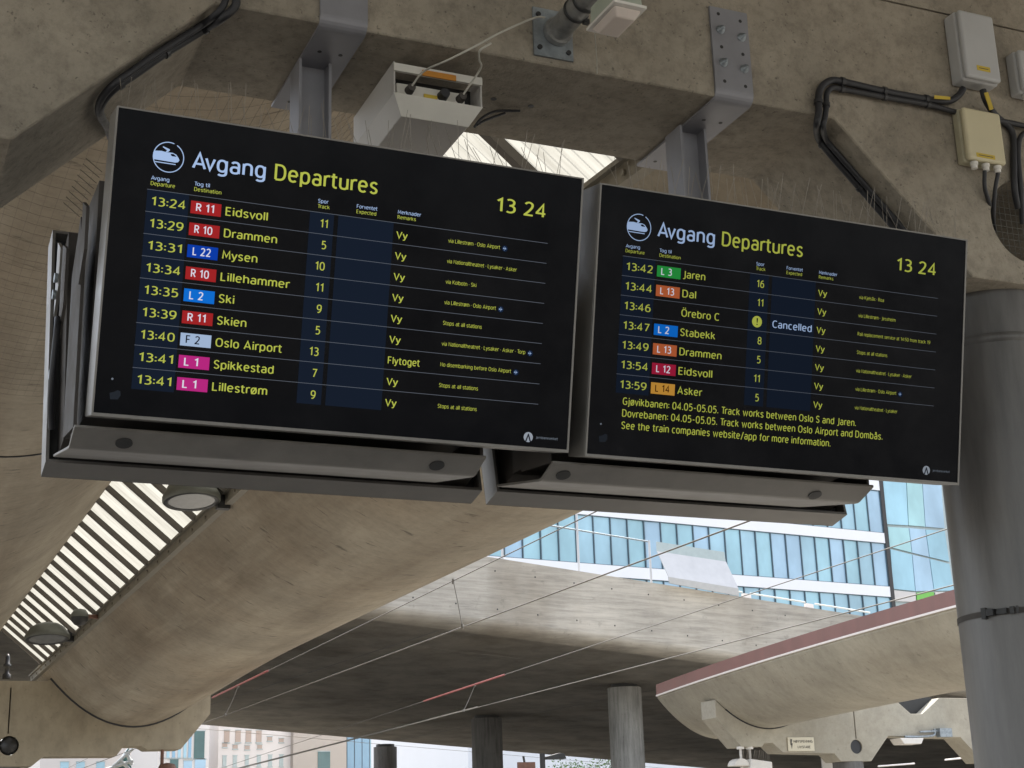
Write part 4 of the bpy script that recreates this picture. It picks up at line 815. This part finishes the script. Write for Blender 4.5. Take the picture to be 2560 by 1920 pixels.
link('black_cord', MB().tube(smooth_path([AZ(1186, 318, 3.05), AZ(1205, 295, 3.1), AZ(1240, 278, 3.18), AZ(1300, 277, 3.19)]), .006, 8).tube(smooth_path([AZ(1192, 312, 3.06), AZ(1215, 300, 3.12), AZ(1262, 283, 3.19)]), .006, 8), 'rubber', dv)
pm_ = thing('pipe_bracket', 'galvanised pipe stub on a square plate bolted to the beam face', 'pipe bracket', (2.57, 5.0, 3.3))
mb = MB().box((2.478, 5.268, 3.232), (2.662, 5.278, 3.462)); link('plate', mb, 'galv', pm_)
for (px, py) in ((1345, 36), (1349, 118), (1421, 133)):
    q = AY(px, py, 5.268); link('bolt', MB().disc(q, (0, -1, 0), .011, 12, 0, .008), 'black_metal', pm_)
pc = AY(1392, 82, 5.265)
link('pipe', MB().tube([pc, pc+Vector((0, -.78, 0))], .052, 32).tube([pc+Vector((0, -.0, 0)), pc+Vector((0, -.03, 0))], .064, 32), 'pipe_steel', pm_)
for yy in (-.20, -.285): link('hose_clamp', MB().lathe([(.053, 0), (.058, 0), (.058, .012), (.053, .012)], pc+Vector((0, yy, 0)), (0, 1, 0), 32).box(pc+Vector((.03, yy-.004, -.055)), pc+Vector((.055, yy+.016, -.035))), 'black_metal', pm_)
ld = thing('tray_luminaire', 'small pale tray shaped light beside the pipe stub at the top edge', 'light fitting', (2.62, 4.8, 3.13))
zr = 3.17; cA, cB, cC = AZ(1466, 77, zr), AZ(1536, 4, zr), AZ(1617, 22, zr); cD = cA+cC-cB
def rect4(s, z): c_ = (cA+cC)/2; return [Vector((c_.x+(q.x-c_.x)*s, c_.y+(q.y-c_.y)*s, z)) for q in (cA, cB, cC, cD)]
mb = MB(); mb.hexa(rect4(1, zr)+rect4(1, zr+.012)); link('rim', mb, 'white_plastic', ld)
mb = MB(); mb.hexa(rect4(.60, zr-.034)+rect4(.84, zr-.001)); link('cover', mb, 'tray_cover', ld, bevel=.006)
mb = MB(); mb.hexa(rect4(.88, zr+.013)+rect4(.84, zr+.10)); link('housing', mb, 'tray_housing', ld, bevel=.008)
q = AZ(1487, 84, zr); link('cord', MB().tube([q, AY(1489, 110, 5.1), AY(1492, 150, 5.2), AY(1493, 184, 5.25)], .0022, 6), 'cord_white', ld)
# boxes on the beam face
def fbox(name, label, xa, xb, za, zb, dep, m_front, m_side, lab=None, labm='yellow_label', glands=0, group=None):
    t = thing(name, label, 'junction box', ((xa+xb)/2, 5.25, za))
    mb = MB().box((xa, YB0-dep+.03, za), (xb, YB0-.002, zb)); link('base', mb, m_side, t, bevel=.012)
    mb = MB().box((xa+.004, YB0-dep, za+.004), (xb-.004, YB0-dep+.032, zb-.004)); lid = link('lid', mb, m_front, t, bevel=.014, seg=3)
    if lab:
        u0, u1, v0, v1 = lab; link('label_plate', MB().box((xa+u0, YB0-dep-.0015, za+v0), (xa+u1, YB0-dep-.0002, za+v1)).box((xa+u0+.012, YB0-dep-.0022, za+(v0+v1)/2-.002), (xa+u1-.012, YB0-dep-.0016, za+(v0+v1)/2+.0015), 1), [labm, 'sign_ink'], lid)
    for k in range(glands):
        cx_ = xa+.05+k*.07; link('cable_gland', MB().tube([(cx_, YB0-.06, za), (cx_, YB0-.06, za-.016)], .019, 12).tube([(cx_, YB0-.06, za-.016), (cx_, YB0-.06, za-.034)], .015, 12), 'white_plastic', t)
    return t
fbox('junction_box', 'tall light grey junction box with a yellow label high on the beam at right', 4.715, 4.935, 3.49, 3.86, .115, 'box_grey', 'box_grey', (.07, .15, .045, .072))
fbox('junction_box', 'cream junction box with white cable glands beside the round hole', 4.69, 4.925, 3.065, 3.345, .085, 'box_cream', 'box_cream_side', (.05, .16, .018, .040), 'yellow_label', 3)
fbox('junction_box', 'grey junction box cut off by the right picture edge', 5.075, 5.23, 3.49, 3.72, .10, 'box_grey', 'box_grey', None, glands=1)
# conduits
def conduit(label, pts, r, name='black_conduit', clips=()):
    t = thing(name, label, 'cable', pts[len(pts)//2]); path = smooth_path(pts, 6); link('cable', MB().tube(path, r, 12), 'rubber', t)
    for c_ in clips:
        i = min(range(len(path)), key=lambda k: (path[k]-c_).length); d_ = (path[min(i+1, len(path)-1)]-path[max(i-1, 0)]).normalized()
        link('cable_clip', MB().tube([path[i]-d_*.009, path[i]+d_*.009], r*1.32, 12), 'clip_black', t)
    return t
Yf = 5.25
def h45(px, py, lift=.02):     # point on the right haunch underside
    d = ray(px, py); n = Vector((.7, 0, .714)); n = Vector((-.7, 0, -.7)); P0 = Vector((4.0, 5.5, 3.2))+n.normalized()*lift; nn_ = n.normalized(); return d*(P0.dot(nn_)/d.dot(nn_))
up1 = [(2408, 222), (2395, 240), (2370, 253), (2330, 250), (2210, 228), (2105, 204), (2075, 202), (2052, 220), (2046, 250), (2047, 280)]
conduit('thick black conduit looping from the grey junction box down under the beam haunch', [AY(x, y, Yf) for x, y in up1]+[AY(2042, 312, 5.262), h45(2046, 345), h45(2075, 385), h45(2150, 470), h45(2215, 545), h45(2275, 615)], .0165, clips=[AY(2103, 204, Yf), AY(2210, 228, Yf), AY(2318, 248, Yf), AY(2050, 258, Yf), h45(2055, 360), h45(2150, 470)])
up2 = [(2620, 328), (2520, 306), (2400, 283), (2320, 262), (2212, 243), (2105, 223), (2080, 220), (2067, 235), (2066, 262), (2063, 290)]
conduit('thinner black conduit running along the beam face below the thick one', [AY(x, y, Yf) for x, y in up2]+[AY(2058, 318, 5.262), h45(2066, 350), h45(2095, 385), h45(2165, 465), h45(2230, 540), h45(2300, 620)], .0135, clips=[AY(2103, 223, Yf), AY(2210, 243, Yf), AY(2318, 262, Yf), AY(2060, 262, Yf)])
conduit('short black cable with a yellow tag below the grey junction box', [AY(2457, 225, 5.22), AY(2462, 245, 5.22), AY(2472, 265, 5.23), AY(2490, 290, 5.25), AY(2530, 330, 5.26), AY(2534, 400, 5.26), AY(2536, 470, 5.27), AY(2545, 520, 5.31)], .016)
single('yellow_tag', 'yellow marker tag on the short cable below the grey junction box', 'tag', MB().hexa([AY(x, y, 5.19)+Vector((0, k, 0)) for k in (0, .004) for x, y in ((2461, 232), (2470, 230), (2484, 272), (2475, 275))]), 'yellow_label')
single('yellow_tag', 'yellow marker tag on the thick conduit left of the grey junction box', 'tag', MB().hexa([AY(x, y, 5.21)+Vector((0, k, 0)) for k in (0, .004) for x, y in ((2337, 238), (2376, 242), (2376, 249), (2336, 246))]), 'yellow_label')
conduit('black cable from the cream box glands into the round hole', [Vector((4.80, 5.22, 3.03)), AY(2462, 470, 5.24), AY(2474, 510, 5.28), AY(2482, 545, 5.36)], .010)
conduit('black cable dropping from the right gland of the cream box into the round hole', [Vector((4.88, 5.22, 3.03)), AY(2487, 480, 5.25), AY(2484, 540, 5.31), AY(2486, 580, 5.4)], .010)
conduit('black cable beside the right picture edge curling into the round hole', [AY(2575, 325, 5.25), AY(2550, 345, 5.25), AY(2546, 400, 5.26), AY(2552, 470, 5.27), AY(2556, 560, 5.33)], .013)
def hl(px, py, lift=.02):
    d = ray(px, py); n = Vector((.7071, 0, -.7071)); P0 = Vector((1.12, 5.5, 3.2))+n*lift; return d*(P0.dot(n)/d.dot(n))
lp = [(587, 18), (545, 55), (512, 72), (460, 104), (405, 138), (345, 180), (292, 216), (262, 246), (249, 275), (256, 298), (268, 318), (278, 345)]
conduit('black cable bundle running down the left haunch of the beam to the left board', [AY(584, -60, 5.22), AY(590, -8, 5.235), AY(586, 18, 5.245), AY(552, 48, 5.275)]+[hl(x, y) for x, y in lp[2:]], .017, clips=[hl(512, 72), hl(415, 132), hl(300, 210)])
lp2 = [(566, 5), (535, 38), (505, 62), (452, 96), (398, 130), (338, 172), (285, 210), (255, 244), (246, 272), (252, 298)]
conduit('second black cable beside the bundle on the left haunch of the beam', [AY(560, -50, 5.22), AY(566, -14, 5.24), AY(556, 18, 5.25), AY(535, 40, 5.275)]+[hl(x, y, .018) for x, y in lp2[2:]], .014)
# thin steel wire in the beam joint, bird net under the upper left shell
net = MB()
def lz(x): return 3.98+.27*(x-LC)**2-.06
for k in range(46):
    Y = 6.2+k*.16; net.tube([(x, Y, lz(x)) for x in [LC-1.5+3.3*i/14 for i in range(15)]], .0012, 3)
for k in range(48):
    x = LC-1.5+k*.07; net.tube([(x, 6.2, lz(x)), (x, 9.8, lz(x)), (x, 13.4, lz(x))], .0010, 3)
single('bird_net', 'fine dark bird net stretched below the upper left shell', 'net', net, 'net_wire')
# ------------------------------------------------------------------ lamps under the ribbed roof
def dome(px, py, Y, dia, bpx, bpy, label):
    c = AY(px, py, Y); r = dia/2; t = thing('dome_lamp', label, 'lamp', c, 'dome lamps under the ribbed roof')
    ax = Vector((-.03, .13, 1)).normalized()
    link('shade', MB().lathe([(r*.94, -.02), (r, 0), (r*1.0, .05), (r*.93, .10), (r*.78, .20), (r*.55, .27), (r*.25, .31), (0, .32)], c, ax, 36), 'lamp_shell', t)
    link('lens', MB().disc(c+ax*.0, -ax, r*.80, 32, 0, .01), 'lamp_glass', t); link('rim', MB().lathe([(r*.80, -.015), (r*.95, -.02), (r*.95, 0), (r*.8, 0)], c, ax, 36), 'black_metal', t)
    b = AY(bpx, bpy, Y+.1); link('arm', MB().box((b.x-.07, b.y-.06, b.z-.14), (b.x+.09, b.y+.06, b.z+.16)).tube([c+ax*.08+(b-c)*.8, b], .05, 8), 'black_metal', t)
dome(479, 1252, 18.2, .70, 556, 1245, 'round dome lamp hanging just below the left board')
dome(118, 1597, 31, .86, 178, 1586, 'round dome lamp lower down by the distant left beam')
c = AY(199, 1543, 28); t = thing('globe_camera', 'small round globe on the shell edge above the lower dome lamp', 'camera', c)
link('globe', MB().lathe([(0, -.15), (.08, -.135), (.14, -.07), (.155, 0)], c, n=20), 'black_metal', t); link('cap', MB().lathe([(.155, 0), (.15, .06), (.10, .13), (0, .155)], c, n=20), 'lamp_shell', t)
link('arm', MB().tube([c+Vector((.12, 0, .02)), c+Vector((.36, .1, .03))], .04, 8), 'rust', t)
c = AY(405, 1905, 35.8); t = thing('horn_speaker', 'brown horn loudspeaker hanging under the distant left beam end', 'loudspeaker', c)
link('rod', MB().tube([c+Vector((0, 0, -.05)), c+Vector((0, 0, .27))], .04, 8), 'rust', t); link('horn', MB().lathe([(.03, 0), (.16, -.03), (.21, -.12), (.22, -.25), (.16, -.3)], c+Vector((.12, 0, -.02)), n=20), 'rust', t)
# ------------------------------------------------------------------ things at the right canopy
sg = thing('warning_sign', 'cream high-voltage warning sign with a lightning mark on the pale crossbeam', 'sign', AY(2003, 1877, 35.98))
a = AY(1971, 1878, 35.97); b = AY(2034, 1843, 35.97)
link('plate', MB().box((a.x, 35.965, a.z), (b.x, 35.99, b.z)), 'sign_cream', sg, bevel=.01)
tx = MB()
def sign_text(s_, x0_, x1_, zb, cap):
    vs, fs = glyphs(s_, .01); xa = min(q[0] for q in vs); xb = max(q[0] for q in vs); k = (x1_-x0_)/(xb-xa); [tx.add([(x0_+(vs[i][0]-xa)*k, 35.960-(q % 5)*.0004, zb+vs[i][1]*cap/CAP) for i in f], [(0, 1, 2, 3)]) for q, f in enumerate(fs)]
W2 = b.x-a.x; H2 = b.z-a.z
sign_text('HØYSPENNING', a.x+W2*.22, a.x+W2*.94, a.z+H2*.60, H2*.19); sign_text('LIVSFARE', a.x+W2*.36, a.x+W2*.84, a.z+H2*.20, H2*.19); link('lettering', tx, 'sign_ink', sg)
tx = MB().quad((a.x+W2*.10, 35.960, a.z+H2*.86), (a.x+W2*.17, 35.960, a.z+H2*.86), (a.x+W2*.14, 35.960, a.z+H2*.56), (a.x+W2*.18, 35.960, a.z+H2*.56), (a.x+W2*.13, 35.960, a.z+H2*.14), (a.x+W2*.12, 35.960, a.z+H2*.44), (a.x+W2*.09, 35.960, a.z+H2*.44)); link('lightning_mark', tx, 'sign_ink', sg)
cw = AY(1890, 1916, 36.1); hv = thing('hooded_camera', 'white hooded camera hanging on two rods below the pale crossbeam end', 'camera', cw)
for px in (1851, 1874): q = AY(px, 1872, 36.1); link('rod', MB().tube([(q.x, 36.1, 2.46), (q.x, 36.1, cw.z-.15)], .035, 10).tube([(q.x, 36.1, 2.40), (q.x, 36.1, 2.47)], .10, 10), 'white_plastic', hv)
hx0 = AY(1846, 1905, 36.1).x; hx1 = AY(1918, 1905, 36.1).x; hz = AY(1885, 1904, 36.1).z
link('hood', MB().prism([(hx0+.24*math.cos(k*math.pi/8)+.0, 35.9, hz-.12+.2*math.sin(k*math.pi/8)) for k in range(9)], (0, .4, 0)).prism([(hx0+.2, 35.85, hz-.25), (hx1, 35.85, hz-.22), (hx1, 35.85, hz-.02), (hx0+.25, 35.85, hz+.06)], (0, .5, 0)), 'white_plastic', hv, bevel=.03)
link('lens', MB().box((hx1-.02, 35.9, hz-.2), (hx1+.03, 36.3, hz-.04)), 'rust', hv)
sp = MB()
for k in range(16):
    q = Vector((hx0+.1+k*.055, 36.05, hz+.04)); sp.tube([q, q+Vector((.05*random.uniform(-1, 1), -.05, .26))], .006, 3)
single('bird_spikes', 'tiny bird spikes on top of the white hooded camera', 'bird spikes', sp, 'spike_wire', 'bird spike strips')
lt = thing('bulkhead_light', 'white bulkhead light under the pale crossbeam right of its round hole', 'light fitting', AY(2285, 1850, 35.9))
a = AY(2252, 1860, 35.7); b = AY(2310, 1845, 35.7); link('tray', MB().hexa([(a.x+.12, 35.7, a.z), (b.x-.1, 35.7, a.z), (b.x-.1, 36.2, a.z), (a.x+.12, 36.2, a.z), (a.x, 35.7, b.z), (b.x, 35.7, b.z), (b.x, 36.2, b.z), (a.x, 36.2, b.z)]), 'white_plastic', lt, bevel=.02)
link('conduit', MB().tube(smooth_path([AY(2262, 1842, 35.9), AY(2300, 1842, 35.9), AY(2335, 1838, 35.9), AY(2336, 1822, 35.9)]), .035, 8), 'galv', lt)
link('socket_box', MB().box(AY(2345, 1832, 35.9)-Vector((.0, .1, .12)), AY(2375, 1832, 35.9)+Vector((0, .08, .12))).tube([AY(2300, 1830, 35.9), AY(2345, 1828, 35.9)], .03, 8), 'galv', lt)
pw = AY(2080, 1925, 37.5); single('pale_panel', 'pale violet panel behind the grey column under the right crossbeam', 'panel', MB().box((pw.x-.3, 37.5, -1.6), (pw.x+.25, 37.56, AY(2070, 1886, 37.5).z)), 'box_grey')
for lab, p_, q_ in (('long thin tube light under the right canopy left of the near column', (2195, 1916), (2286, 1909)), ('thin tube light under the right canopy partly behind the near column', (2362, 1900), (2440, 1892))):
    a = AY(*p_, 44); b = AY(*q_, 44); single('tube_light', lab, 'tube light', MB().tube([a, b], .03, 8), 'white_trim')
# small things hanging under the bridge
a = AY(1296, 1922, 30); b = AY(1338, 1905, 30); t = thing('red_sign', 'small dark red hanging sign between the two middle bridge columns', 'sign', (a+b)/2)
link('board', MB().box((a.x, 30, a.z), (b.x, 30.06, b.z)), 'rust', t); q = AY(1312, 1890, 30); link('hook', MB().tube([(q.x, 30.03, b.z), (q.x-.02, 30.03, q.z)], .025, 8), 'black_metal', t)
a = AY(1357, 1925, 32); b = AY(1357, 1884, 32); t = thing('lamp_post', 'dark lamp post with a flat lamp head beside the green tree', 'lamp post', (a.x, 32, -1.6))
link('post', MB().tube([(a.x, 32, -1.6), (a.x, 32, b.z)], .06, 10), 'black_metal', t); p0 = AY(1366, 1898, 32); p1 = AY(1411, 1888, 32)
link('lamp_head', MB().prism([(p0.x-.02, 31.9, p0.z), (p1.x, 31.9, p0.z+.0), (p1.x-.04, 31.9, p1.z+.03), (p1.x-.12, 31.9, p1.z+.05), (p0.x-.02, 31.9, p0.z+.05)], (0, .3, 0)), 'black_metal', t)
